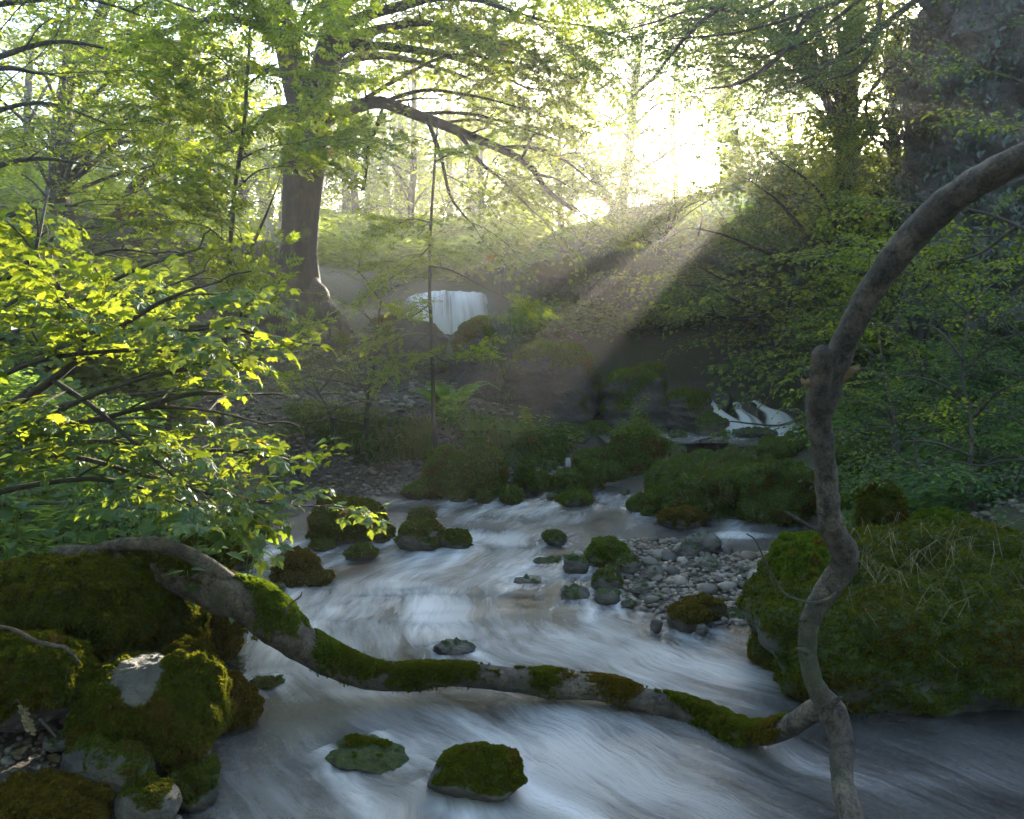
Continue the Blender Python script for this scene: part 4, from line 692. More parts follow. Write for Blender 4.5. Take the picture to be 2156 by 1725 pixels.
# big tree left of the waterfall: trunk with root flare, the arching limb, a hanging dead branch
t = Tree(1, 'ash'); o_loc = at(640, 680, 11)
tp = spline(px_path([(642, 712, 11), (636, 660, 11), (630, 590, 11), (632, 500, 11), (638, 400, 11), (648, 310, 11), (652, 250, 11), (650, 200, 11)]), 46)
tw_ = interp([118, 112, 80, 68, 72, 80, 84, 92, 90], 46) / 2 / F * 11; n_ = 36
Vt, Ft = tube(tp, tw_, n_, .0); th = np.tile(np.linspace(0, 2 * np.pi, n_, endpoint=False), 46); hh = np.repeat(np.linspace(0, 1, 46), n_); ctr = np.repeat(tp, n_, 0)
fl = np.exp(-hh * 5.5); rid = .5 + .5 * np.cos(th * 5 + 1.2 + 2 * hh); Vt = ctr + (Vt - ctr) * (1 + fl * (.15 + .5 * rid ** 2) + .07 * np.cos(th * 9 + hh * 5) + .10 * fbm(np.stack([np.cos(th) * 2, np.sin(th) * 2, hh * 9], 1), 4))[:, None]
t.wood.add(Vt, Ft)
t.limb(px_path([(640, 230, 11), (615, 140, 10.9), (600, 60, 10.8), (590, -40, 10.7), (560, -220, 10.5)]), .20, .08, 1.4, sub=.5, start=.3)
t.limb(px_path([(655, 240, 11), (690, 130, 11.1), (715, 30, 11.2), (730, -120, 11.3), (760, -260, 11.3)]), .22, .08, 1.4, sub=.5, start=.3)
for q in [[(600, 80, 10.8), (500, 40, 10.3), (400, 50, 9.8), (300, 90, 9.4)], [(700, 120, 11.1), (800, 60, 10.6), (920, 50, 10.1), (1040, 90, 9.7)], [(710, 60, 11.1), (850, 10, 10), (1000, 0, 9.2), (1150, 40, 8.6)],
           [(720, 10, 11.2), (830, -60, 10.6), (950, -60, 10.2), (1080, -20, 10)], [(600, 60, 10.8), (480, -30, 10.6), (380, -40, 10.8), (280, 20, 11)], [(690, 150, 11.1), (780, 120, 11.8), (900, 130, 12.4), (1010, 170, 12.8)],
          [(650, 260, 11), (600, 230, 10.4), (560, 240, 9.9), (520, 270, 9.6)], [(620, 160, 11), (540, 150, 11.6), (460, 170, 12), (390, 210, 12.4)], [(700, 100, 11.1), (860, 100, 11), (1000, 140, 11), (1130, 190, 11)], [(730, -60, 11.2), (900, -120, 11), (1080, -100, 10.6), (1230, -40, 10.3)]]:
    t.limb(px_path(q), .075, .012, 1.0, sub=.36, start=.2)
BIG = t.finish('broadleaf_tree', 'big dark trunked tree with flared mossy roots left of the waterfall', 'tree', 'leaf_ash', loc=o_loc)
lb = Tree(2, 'maple'); lw = MB()
lb.limb(px_path([(672, 262, 11), (700, 246, 10.9), (745, 226, 10.7), (800, 217, 10.5), (870, 240, 10.3), (960, 275, 10.1), (1050, 312, 10), (1115, 350, 9.9), (1150, 395, 9.8), (1205, 440, 9.7)]), .10, .02, 1.2, n=40, sub=.27, start=.3, wob=.006, seg=10)
for q in [[(800, 217, 10.5), (900, 190, 10.2), (1000, 200, 10), (1110, 230, 9.8)], [(870, 240, 10.3), (960, 240, 10.2), (1060, 260, 10.2), (1180, 300, 10.2)], [(960, 275, 10.1), (1010, 340, 9.9), (1060, 380, 9.8), (1130, 450, 9.7)], [(1050, 312, 10), (1120, 310, 9.9), (1190, 340, 9.8), (1250, 390, 9.8)], [(740, 228, 10.7), (850, 160, 10.3), (960, 120, 10), (1080, 130, 9.6)], [(900, 250, 10.2), (930, 330, 10), (950, 420, 9.9), (1000, 480, 9.8)]]:
    lb.limb(px_path(q), .03, .008, .8, sub=.26, start=.25)
li = lb.finish('limb', 'x', 'x', 'leaf_maple'); 
for k in ('label', 'category'): del li[k]
li.parent = BIG; li.matrix_parent_inverse = Matrix.Translation(BIG.location).inverted()
for c in li.children: c.name = {'trunk': 'bough'}.get(c.name.split('.')[0], 'foliage')
m = MB(); m.add(*tube(spline(px_path([(806, 228, 10.5), (795, 262, 10.5), (776, 310, 10.5), (772, 350, 10.5), (764, 402, 10.5)]), 24), interp([.016, .03, .026, .02, .024], 24), 8, .3)); m.build('hanging_branch', M['bark'], BIG)
for pts in [[(650, 620, 11), (685, 640, 10.75), (715, 668, 10.5), (742, 700, 10.35)], [(655, 590, 11), (680, 625, 10.7), (690, 670, 10.45), (692, 715, 10.3)], [(630, 630, 11), (575, 662, 10.7), (540, 690, 10.5), (505, 708, 10.4)]]:
    m = MB(); m.add(*tube(spline(px_path(pts), 24), interp([.1, .085, .055, .02], 24), 10, .35)); m.build('root', M['bark'], BIG)

def auto_tree(seed, rows, w, kind, name, label, leafm, targets, cat='tree', sc=1.0, child=1.1, sub=.5, r=.05, keep=1.0, group=None, bark='bark', start=.2, flare=True, arch=.6, csc=1.0):
    """trunk along photo rows (px, py, Y), limbs from the trunk to crown points (px, py, Y)"""
    t = Tree(seed, kind, sc); P = spline(px_path(rows), 30); Wd = interp(w, 30) / 2 / F * rows[0][2]
    if flare: Wd = Wd * (1 + .8 * np.exp(-np.linspace(0, 1, 30) * 14))
    P = np.vstack([P[:1] - [0, 0, .35], P]); Wd = np.concatenate([Wd[:1] * 1.2, Wd]); P = P + np.stack([pnoise(P * .8 + seed), pnoise(P * .8 + seed + 9), 0 * P[:, 0]], 1) * Wd[:, None] * .4
    t.wood.add(*tube(P, Wd, 12, .22, 5)); rng = t.rng
    for q in targets:
        e = at(*q); hgt = P[:, 2]; zt = np.clip(e[2] - .25 * np.linalg.norm((e - P[-1])[:2]) - rng.uniform(0, .4), P[4, 2], P[-1, 2]); i = int(np.argmin(np.abs(hgt - zt))); s0 = P[i]; L = np.linalg.norm(e - s0); mid = s0 * .5 + e * .5 + np.array([0, 0, arch * .25 * L]) + rng.normal(0, .06 * L, 3)
        t.limb([s0, mid, e], max(.016, min(Wd[i] * .6, r * (.5 + L * .16))), .008, child, sub=sub, start=start, csc=csc)
    return t.finish(name, label, cat, leafm, bark, group, keep=keep)
def rnd_targets(seed, n, x0, y0, x1, y1, Y0, Y1):
    rng = np.random.default_rng(seed); return [(rng.uniform(x0, x1), rng.uniform(y0, y1), rng.uniform(Y0, Y1)) for _ in range(n)]
auto_tree(11, [(118, 455, 13.5), (122, 380, 13.5), (130, 260, 13.5), (150, 150, 13.4), (190, 80, 13.3), (250, -60, 13.2)], [46, 40, 38, 32, 26, 20], ['maple', 'far'], 'broadleaf_tree', 'dark forked tree at the upper left above the outcrop', 'leaf_beech',
    [(280, 60, 12), (40, 100, 12), (60, 220, 11.5), (260, 180, 12), (350, 250, 11.6), (330, 120, 13), (180, 20, 11), (100, -60, 12), (420, 320, 12.6), (230, 330, 11.6), (20, 320, 12), (180, 270, 10.8), (300, -20, 12.5), (400, 90, 13), (80, 20, 13), (-60, 180, 12), (330, 350, 13), (450, 210, 12)], child=1.1, sub=.42, csc=1.05)
t = Tree(12, 'far'); t.limb(px_path([(240, 470, 14.5), (290, 385, 14.5), (345, 352, 14.4), (400, 325, 14.3), (470, 315, 14.2), (520, 330, 14)]), .11, .02, 1.0, sub=.5, start=.35, seg=8, n=26, wob=.01)
for q in [[(345, 352, 14.4), (340, 300, 14.2), (380, 260, 14), (430, 240, 14)], [(400, 325, 14.3), (450, 360, 14), (500, 400, 13.8), (540, 440, 13.8)], [(290, 385, 14.5), (330, 420, 14), (390, 440, 13.6), (450, 450, 13.4)]]: t.limb(px_path(q), .03, .008, .8, sub=.4)
t.finish('broadleaf_tree', 'leaning tree with a crooked bare limb above the left outcrop', 'tree', 'leaf_far')
auto_tree(13, [(401, 495, 20), (402, 400, 20), (398, 300, 20), (400, 150, 20), (404, 0, 20)], [22, 17, 16, 15, 12], 'far', 'broadleaf_tree', 'slim pale trunked tree far off left of the big tree', 'leaf_far', rnd_targets(1, 16, 300, 60, 540, 430, 19, 22), sub=.7, child=1.2, sc=1.3)
auto_tree(14, [(1774, 700, 13), (1776, 560, 13), (1778, 420, 13), (1786, 270, 13), (1792, 150, 13), (1800, 20, 13), (1806, -160, 13)], [46, 44, 40, 44, 40, 36, 30], 'maple', 'broadleaf_tree', 'dark trunk standing right against the sun', 'leaf_beech',
    [(1640, 60, 11.5), (1560, 30, 11.2), (1500, 90, 11.5), (1680, 130, 11), (1900, 60, 12), (1880, 180, 12), (1850, 280, 12.2), (1860, 350, 12), (1720, 30, 10), (1600, -60, 11), (1440, 40, 11.2), (1760, 100, 10.5), (1850, 0, 11), (1400, -20, 11), (1700, -60, 10.5), (1540, 140, 12), (1900, 400, 11.5), (1600, 180, 12), (1660, 240, 12.4), (1480, 30, 12), (1560, 80, 12)], child=1.15, sub=.3)
auto_tree(15, [(1552, 446, 26), (1540, 350, 26), (1530, 250, 26), (1522, 120, 26), (1516, -60, 26)], [50, 44, 40, 36, 28], 'far', 'broadleaf_tree', 'thick hazy trunk at the top of the bank left of the sun', 'leaf_far',
    [(1620, 120, 24), (1460, 130, 25), (1430, 60, 25), (1600, 40, 24), (1660, 160, 24.5), (1500, 40, 23.5), (1580, 170, 24), (1380, 100, 25.5), (1480, -40, 24), (1640, -20, 24)], sub=.5, child=1.2, sc=1.1)
auto_tree(16, [(1300, 455, 19), (1312, 400, 19), (1326, 320, 19), (1336, 200, 19), (1350, 40, 19)], [26, 22, 20, 18, 12], 'far', 'broadleaf_tree', 'thin hazy tree at the edge of the bright opening', 'leaf_far', [(1260, 150, 18), (1220, 60, 18), (1300, 60, 18.5), (1380, 30, 18), (1240, 230, 18.5), (1200, 140, 18), (1330, 120, 18), (1390, 330, 19), (1430, 260, 19.5), (1480, 220, 19.5), (1370, 390, 18.6), (1450, 150, 19), (1500, 330, 20), (1400, 200, 19)], sub=.5, sc=1.15)
auto_tree(18, [(1418, 462, 22), (1424, 380, 22), (1416, 280, 22), (1426, 120, 22)], [15, 13, 11, 8], 'far', 'broadleaf_tree', 'slight hazy tree standing in the bright opening itself', 'leaf_far', rnd_targets(18, 15, 1270, 170, 1550, 420, 20, 23), sub=.6, sc=1.1, child=1.0, r=.03)
auto_tree(17, [(1330, 470, 17.5), (1290, 430, 17.5), (1250, 370, 17.5), (1215, 320, 17.5)], [22, 18, 15, 10], 'far', 'broadleaf_tree', 'hazy tree leaning left over the bank beneath the opening', 'leaf_far', [(1180, 330, 17), (1220, 400, 17), (1260, 420, 17), (1150, 390, 17), (1200, 270, 17.5), (1280, 470, 16.5)], sub=.45)
for i, (lab, rows, w, n, box) in enumerate([
    ('hazy tree behind the waterfall, left of the thin pole', [(866, 590, 22), (866, 520, 22), (868, 420, 22), (872, 250, 22), (870, 60, 22)], [17, 15, 14, 12, 9], 14, (770, 240, 960, 520, 20, 24)),
    ('hazy tree behind the waterfall, right of the thin pole', [(1022, 585, 23), (1018, 500, 23), (1012, 400, 23), (1010, 200, 23)], [16, 14, 13, 9], 14, (930, 260, 1130, 530, 21, 25)),
    ('far pale tree just right of the big trunk', [(745, 575, 25), (748, 450, 25), (744, 300, 25), (750, 120, 25)], [18, 16, 14, 10], 15, (680, 200, 830, 540, 23, 27)),
    ('faint far tree in the middle of the valley behind the waterfall', [(945, 545, 33), (948, 440, 33), (944, 300, 33), (946, 160, 33)], [16, 14, 13, 9], 14, (850, 260, 1060, 520, 30, 36)),
    ('faint far tree over the valley below the arching limb', [(1110, 530, 30), (1114, 440, 30), (1108, 330, 30), (1112, 200, 30)], [15, 14, 12, 9], 13, (1040, 270, 1190, 510, 28, 33)),
    ('pale tree far behind, between the big tree and slim pale trunk', [(515, 505, 26), (512, 420, 26), (516, 300, 26), (510, 120, 26)], [18, 16, 14, 10], 15, (430, 160, 610, 480, 24, 28)),
    ('pale far tree above the tumbled wall on the left', [(330, 480, 24), (334, 400, 24), (328, 280, 24), (330, 120, 24)], [16, 15, 13, 10], 12, (240, 140, 420, 440, 22, 26)),
    ('distant tree at the far left skyline', [(60, 455, 22), (64, 360, 22), (58, 240, 22), (66, 80, 22)], [20, 18, 15, 12], 14, (-60, 60, 190, 420, 20, 24)),
    ('hazy tree on the bank to the right of the waterfall', [(1180, 560, 18), (1182, 470, 18), (1176, 380, 18), (1180, 250, 18)], [16, 15, 12, 8], 20, (1090, 280, 1270, 520, 16.5, 19)),
    ('tree on the bank between the hazy trunk and the sun', [(1668, 470, 15), (1664, 400, 15), (1668, 330, 15), (1660, 250, 15)], [18, 16, 14, 10], 26, (1580, 290, 1750, 430, 13.6, 15)),
    ('far tree filling the sky between the arching limb and opening', [(1200, 480, 27), (1204, 380, 27), (1196, 240, 27), (1200, 60, 27)], [18, 16, 14, 10], 24, (1120, 40, 1290, 420, 25, 29)),
    ('dark tree at the upper right beside the crag', [(1880, 560, 11.5), (1886, 420, 11.5), (1880, 250, 11.5), (1890, 60, 11.5)], [26, 24, 20, 16], 36, (1800, 40, 1940, 480, 10.5, 12))]):
    auto_tree(50 + i, rows, w, 'far' if i < 11 else 'beech', 'broadleaf_tree', lab, 'leaf_far' if i < 11 else 'leaf_beech', rnd_targets(300 + i, n, *box), sub=.6 if i < 11 else .42, child=1.3, sc=1.4 if i < 11 else 1.0, group='hazy trees beyond the waterfall' if i < 11 else None)
# the wood that closes the view far up the valley: reads as one mass
t = Tree(300, 'far', 3.0); r = t.rng
for k in range(1500):
    px_, Y_ = r.uniform(-300, 1180), r.uniform(34, 50); p = at(px_, r.uniform(250, 500) if r.random() < .8 else r.uniform(40, 250), Y_); a = r.uniform(0, 6.28); t.spray(p, (math.cos(a), math.sin(a), r.normal(0, .2)), r.uniform(2, 3.4))
for k in range(40):
    px_, Y_ = r.uniform(-200, 1180), r.uniform(34, 50); p = at(px_, 480, Y_); t.wood.add(*tube(np.array([[p[0], Y_, h1(p[0], Y_) - .5], [p[0] + .2, Y_, 8], [p[0], Y_, 12.3]]), [.25, .2, .1], 6))
dw = t.finish('distant_woodland', 'pale distant woodland closing the valley behind the waterfall', 'woodland', 'leaf_far', clip=False); dw['kind'] = 'stuff'
# shrubs and coppice on the slope above the cliff
for i, (lab, root, w, tg) in enumerate([
    ('sunlit leafy shrub overhanging the left end of the shaded cliff', (1240, 620, 15), 12, [(1150, 470, 14.5), (1200, 420, 14.5), (1260, 440, 14), (1180, 530, 14), (1240, 520, 13.6), (1300, 500, 13.8), (1120, 430, 14.6), (1290, 420, 14.5)]),
    ('bright maple shrub crowning the slope above the light shaft', (1430, 600, 14.2), 14, [(1300, 480, 14), (1350, 450, 14), (1420, 430, 14), (1480, 420, 13.8), (1455, 395, 14), (1500, 415, 13.6), (1420, 400, 14.2), (1475, 385, 14.4), (1440, 415, 13.4), (1390, 410, 14.4), (1350, 530, 13.4), (1430, 520, 13.4), (1500, 510, 13.4), (1300, 560, 13.2), (1390, 590, 13), (1460, 480, 14.2), (1330, 610, 13)]),
    ('dense hazel shrub on the slope right of the light shaft', (1620, 640, 13), 14, [(1540, 480, 13), (1600, 450, 13), (1680, 470, 12.8), (1560, 560, 12.4), (1640, 540, 12.3), (1700, 560, 12.2), (1520, 620, 12.4), (1620, 620, 12), (1690, 630, 12), (1740, 500, 12.6), (1580, 520, 13)]),
    ('shrub on the bank below the sun', (1750, 640, 11.8), 12, [(1680, 420, 12.4), (1740, 430, 12.2), (1800, 450, 12), (1840, 520, 11.6), (1720, 520, 11.6), (1790, 560, 11.2), (1850, 420, 12), (1820, 620, 10.8), (1740, 600, 11.2)]),
    ('shaded hazel hanging low over the undercut', (1600, 720, 12), 12, [(1480, 660, 11.8), (1520, 700, 11.6), (1560, 640, 11.6), (1620, 690, 11.4), (1680, 700, 11.2), (1500, 600, 12), (1640, 740, 11.2), (1720, 680, 11), (1560, 720, 11.4)]),
    ('leafy hazel behind the top of the bent branch', (1770, 760, 10.2), 12, [(1680, 620, 10.4), (1740, 640, 10.2), (1690, 720, 10), (1800, 660, 10), (1850, 620, 9.8), (1660, 680, 10.4), (1760, 720, 9.8), (1840, 700, 9.6), (1660, 780, 10), (1720, 790, 9.8)])]):
    p = root; e = tg[0]; auto_tree(80 + i, [p, ((p[0] * 2 + e[0]) / 3, p[1] - 60, p[2]), ((p[0] + tg[2][0]) / 2, p[1] - 150, p[2])], [w, w * .8, w * .4], ['maple', 'beech'] if i < 2 else ['beech', 'maple'], 'shrub', lab, 'leaf_maple' if i < 2 else 'leaf_cool' if i in (2, 4) else 'leaf_beech', tg, cat='shrub', child=.85, sub=.24, csc=1.15, flare=False, arch=.4, bark='bark_thin', r=.025, start=.15)
for j_, (x_, boxes) in enumerate([(1330, [((1280, 425, 1400, 480), 90)]), (1420, [((1385, 385, 1450, 470), 90)]), (1470, [((1445, 385, 1506, 470), 90)]), (1590, [((1552, 335, 1610, 460), 100), ((1500, 335, 1575, 388), 70)]), (1640, [((1605, 335, 1665, 460), 90)])]):
    t = Tree(94 + 200 * j_, 'maple'); r = t.rng   # the leafy brow of the bank, where the light shaft squeezes through
    t.limb(px_path([(x_, 500, 14.6), (x_ + 8, 450, 14.6), (x_ - 6, 400, 14.6)]), .02, .005, sprays=False)
    for bx, n_ in boxes:
        for k in range(n_): a = r.uniform(0, 6.28); t.spray(at(r.uniform(bx[0], bx[2]), r.uniform(bx[1], bx[3]), r.uniform(14.0, 15.3)), (math.cos(a), math.sin(a), r.normal(0, .3)), r.uniform(.35, .6), .3)
    t.finish('shrub', 'leafy shrub silhouetted on the brow of the bank beneath the bright sky', 'shrub', 'leaf_beech', 'bark_thin', trunk_name='stem', group='shrubs along the brow of the bank')
t = Tree(95, 'maple'); t.limb(px_path([(1780, 560, 11), (1740, 545, 10.8), (1700, 560, 10.7), (1670, 610, 10.6), (1620, 655, 10.5), (1560, 672, 10.4), (1490, 660, 10.3)]), .07, .02, .7, n=30, sub=.4, start=.3, seg=8, wob=.008)
for q in [[(1700, 560, 10.7), (1610, 530, 10.5), (1540, 500, 10.4), (1470, 480, 10.3)], [(1665, 612, 10.6), (1600, 600, 10.4), (1530, 590, 10.3), (1470, 560, 10.2)], [(1620, 655, 10.5), (1560, 640, 10.3), (1500, 610, 10.2), (1440, 600, 10.2)], [(1740, 545, 10.8), (1690, 480, 10.6), (1640, 420, 10.5), (1580, 380, 10.4)], [(1760, 550, 10.9), (1760, 470, 10.6), (1720, 400, 10.5), (1640, 330, 10.4)], [(1700, 560, 10.7), (1660, 640, 10.3), (1640, 720, 10), (1600, 760, 9.8)]]: t.limb(px_path(q), .028, .007, .65, sub=.34, start=.25)
t.finish('low_tree', 'small mossy limbed tree reaching left across the undercut cliff', 'tree', 'leaf_beech', loc=at(1780, 700, 11))
# saplings
def sapling(seed, rows, w, label, kind, leafm, branches, sc=.6, child=.35, sub=.2, fork=None, name='sapling'):
    t = Tree(seed, kind, sc); P = spline(px_path(rows), 40); P = P + np.stack([pnoise(P * 2 + seed), pnoise(P * 2 + 9 + seed), 0 * P[:, 0]], 1) * .015; t.wood.add(*tube(np.vstack([P[:1] - [0, 0, .2], P]), np.concatenate([[w[0] * .5 / F * rows[0][2]], interp(w, 40) * .5 / F * rows[0][2]]), 7, .15, 9))
    for f in (fork or []): t.limb(px_path(f), w[0] * .3 / F * rows[0][2], .004, child, sub=sub, start=.35, wob=.01)
    for b in branches: t.limb(px_path(b), .009, .003, child, sub=sub, start=.25, n=12)
    return t.finish(name, label, 'sapling', leafm, 'bark_thin', trunk_name='stem')
sapling(101, [(462, 845, 6.6), (470, 760, 6.6), (476, 640, 6.6), (484, 520, 6.6), (496, 400, 6.6), (508, 290, 6.6), (520, 180, 6.6), (526, 60, 6.6), (520, -40, 6.6)], [17, 14, 12, 10, 9, 8, 7, 5, 4], 'slender forked sapling standing in front of the terrace steps', 'ash', 'leaf_ash',
    [[(496, 400, 6.6), (540, 360, 6.5), (590, 350, 6.4)], [(508, 290, 6.6), (450, 250, 6.5), (400, 240, 6.4)], [(484, 520, 6.6), (440, 480, 6.5), (400, 470, 6.4)], [(520, 180, 6.6), (570, 140, 6.5), (620, 120, 6.3)], [(526, 60, 6.6), (570, 20, 6.4), (640, 90, 6.2)], [(520, 180, 6.6), (460, 120, 6.5), (420, 110, 6.3)], [(500, 340, 6.6), (560, 310, 6.4), (640, 300, 6.2)]], sc=.75, child=.5, sub=.26,
    fork=[[(478, 640, 6.6), (505, 570, 6.6), (540, 500, 6.6), (566, 440, 6.6), (585, 390, 6.6)], [(470, 860, 6.6), (500, 790, 6.5), (520, 730, 6.4), (530, 680, 6.4)]])
sapling(102, [(918, 965, 7.95), (913, 880, 7.95), (911, 780, 7.95), (906, 660, 7.95), (905, 550, 7.95), (910, 430, 7.95), (918, 330, 7.95), (924, 250, 7.95)], [10, 9, 9, 8, 7, 6, 5, 3], 'thin straight pole sapling growing beside the twin mossy boulder', 'ash', 'leaf_ash',
    [[(906, 640, 7.95), (880, 660, 7.9), (850, 680, 7.8)], [(905, 560, 7.95), (950, 570, 7.8), (1010, 600, 7.7), (1070, 630, 7.6)], [(911, 740, 7.95), (930, 760, 7.8), (960, 760, 7.7)], [(908, 470, 7.95), (870, 460, 7.8), (840, 470, 7.8)], [(905, 520, 7.95), (860, 560, 7.8), (820, 590, 7.7)], [(918, 340, 7.95), (960, 320, 7.8), (990, 330, 7.7)], [(910, 700, 7.95), (880, 720, 7.8), (860, 750, 7.8)]], sc=.5, child=.28, sub=.3)
sapling(103, [(770, 885, 8.3), (776, 830, 8.3), (788, 760, 8.3), (793, 690, 8.3), (806, 620, 8.3), (818, 560, 8.3)], [10, 9, 7, 6, 4, 3], 'crooked sapling with bright yellow green leaves above the earth bank', 'small', 'leaf_ash',
    [[(776, 830, 8.3), (740, 790, 8.2), (700, 770, 8.1)], [(780, 800, 8.3), (830, 770, 8.2), (880, 760, 8.1)], [(788, 760, 8.3), (740, 740, 8.2), (690, 740, 8.1)], [(788, 750, 8.3), (830, 720, 8.2), (860, 740, 8.1)], [(774, 840, 8.3), (820, 800, 8.2), (860, 790, 8.1)], [(774, 850, 8.3), (720, 830, 8.2), (660, 830, 8.0)], [(776, 820, 8.3), (700, 800, 8.1), (640, 800, 8.0)], [(793, 690, 8.3), (760, 650, 8.2), (740, 640, 8.1)], [(806, 620, 8.3), (840, 600, 8.2), (860, 610, 8.1)], [(793, 700, 8.3), (830, 670, 8.2), (850, 660, 8.1)], [(806, 640, 8.3), (770, 590, 8.2), (750, 570, 8.1)]], sc=.5, child=.32, sub=.16)
sapling(104, [(705, 895, 7.8), (690, 860, 7.8), (670, 830, 7.8), (650, 790, 7.8)], [7, 6, 5, 3], 'low sunlit bush of small leaves at the lip of the earth bank', 'small', 'leaf_ash', [[(690, 860, 7.8), (640, 850, 7.7), (580, 860, 7.5)], [(680, 850, 7.8), (640, 820, 7.7), (600, 820, 7.6)], [(690, 870, 7.8), (740, 850, 7.7), (790, 850, 7.6)], [(670, 830, 7.8), (700, 790, 7.7), (720, 780, 7.6)], [(690, 880, 7.8), (650, 890, 7.6), (610, 900, 7.5)], [(695, 880, 7.8), (740, 890, 7.6), (780, 900, 7.5)]], sc=.5, child=.35, sub=.15, name='bush')
# right bank
auto_tree(110, [(1936, 850, 7.8), (1934, 760, 7.8), (1938, 680, 7.8), (1930, 600, 7.8), (1944, 480, 7.9)], [36, 34, 30, 24, 16], 'beech', 'broadleaf_tree', 'short mossy green trunk at the foot of the crag', 'leaf_beech', [(1840, 560, 7.2), (1900, 540, 7.2), (1980, 560, 7), (1880, 640, 7), (2020, 620, 6.8), (1960, 690, 6.8)], child=.6, sub=.3, r=.02, bark='bark', arch=.3)
for i, (lab, rows, br, lf) in enumerate([
    ('hazel sapling leaning over the right bank in front of the crag', [(2060, 1090, 4.6), (2040, 1020, 4.7), (2050, 900, 4.8), (2030, 780, 4.9), (2040, 660, 5)], [[(2045, 960, 4.7), (1960, 930, 4.7), (1880, 930, 4.7)], [(2050, 880, 4.8), (2110, 820, 4.6), (2180, 810, 4.5)], [(2045, 850, 4.8), (1960, 800, 4.9), (1880, 790, 5)], [(2030, 780, 4.9), (2100, 720, 4.8), (2180, 690, 4.7)], [(2030, 760, 4.9), (1970, 690, 5), (1900, 680, 5.2)], [(2045, 1000, 4.7), (2110, 960, 4.5), (2190, 970, 4.4)], [(2040, 660, 5), (2090, 600, 5), (2170, 580, 4.9)], [(2040, 660, 5), (1980, 610, 5.1), (1900, 570, 5.3)]], 'leaf_beech'),
    ('leafy hazel at the right frame edge below the crag', [(2230, 1060, 4.6), (2200, 940, 4.8), (2190, 820, 5), (2170, 700, 5.2)], [[(2200, 930, 4.8), (2130, 880, 4.9), (2070, 870, 5)], [(2190, 820, 5), (2120, 780, 5), (2040, 790, 5.2)], [(2180, 740, 5.1), (2120, 680, 5.1), (2060, 670, 5.3)], [(2210, 980, 4.7), (2130, 970, 4.5), (2050, 990, 4.4)], [(2200, 900, 4.9), (2240, 830, 4.9), (2280, 800, 4.9)], [(2215, 1000, 4.6), (2160, 1000, 4.2), (2090, 1010, 4)]], 'leaf_cool'),
    ('thin hazel between the bent branch and the crag', [(1890, 960, 6.4), (1880, 880, 6.5), (1860, 780, 6.6), (1850, 690, 6.7)], [[(1880, 880, 6.5), (1820, 850, 6.4), (1760, 860, 6.3)], [(1870, 820, 6.5), (1930, 770, 6.4), (1990, 760, 6.3)], [(1860, 760, 6.6), (1800, 730, 6.6), (1750, 740, 6.6)], [(1885, 900, 6.5), (1940, 870, 6.3), (2000, 870, 6.2)], [(1850, 690, 6.7), (1800, 650, 6.7), (1760, 650, 6.8)], [(1850, 690, 6.7), (1900, 640, 6.6), (1950, 640, 6.5)]], 'leaf_beech'),
    ('low hazel spreading over the mossy slope at mid right', [(1960, 1060, 5.4), (1950, 1010, 5.4), (1930, 960, 5.5), (1930, 900, 5.6)], [[(1950, 1000, 5.4), (1890, 970, 5.3), (1830, 980, 5.2)], [(1945, 980, 5.4), (2010, 940, 5.2), (2070, 950, 5.1)], [(1930, 930, 5.5), (1870, 900, 5.5), (1800, 910, 5.5)], [(1930, 910, 5.6), (1990, 860, 5.5), (2050, 860, 5.4)], [(1950, 1020, 5.4), (2000, 1000, 5.2), (2050, 1020, 5)]], 'leaf_cool')]):
    sapling(111 + i, rows, [14, 12, 9, 6, 4], lab, 'beech', lf, br, sc=.62, child=.42, sub=.2)
t = Tree(120, 'beech', .6)
for q in [[(2300, 560, 4.2), (2156, 480, 4.4), (2040, 440, 4.6), (1930, 430, 4.8)], [(2300, 400, 4.5), (2156, 470, 4.6), (2060, 540, 4.8), (1960, 560, 5)], [(2300, 200, 4.6), (2180, 180, 4.8), (2080, 150, 5), (1990, 140, 5.1)], [(2320, 300, 4.4), (2200, 280, 4.6), (2110, 270, 4.8)]]: t.limb(px_path(q), .014, .004, .3, sub=.4, start=.5, n=16)
t.finish('overhanging_branch', 'thin dark twigs reaching in from the right frame edge before the crag', 'branch', 'leaf_maple', 'bark_thin', trunk_name='stem')
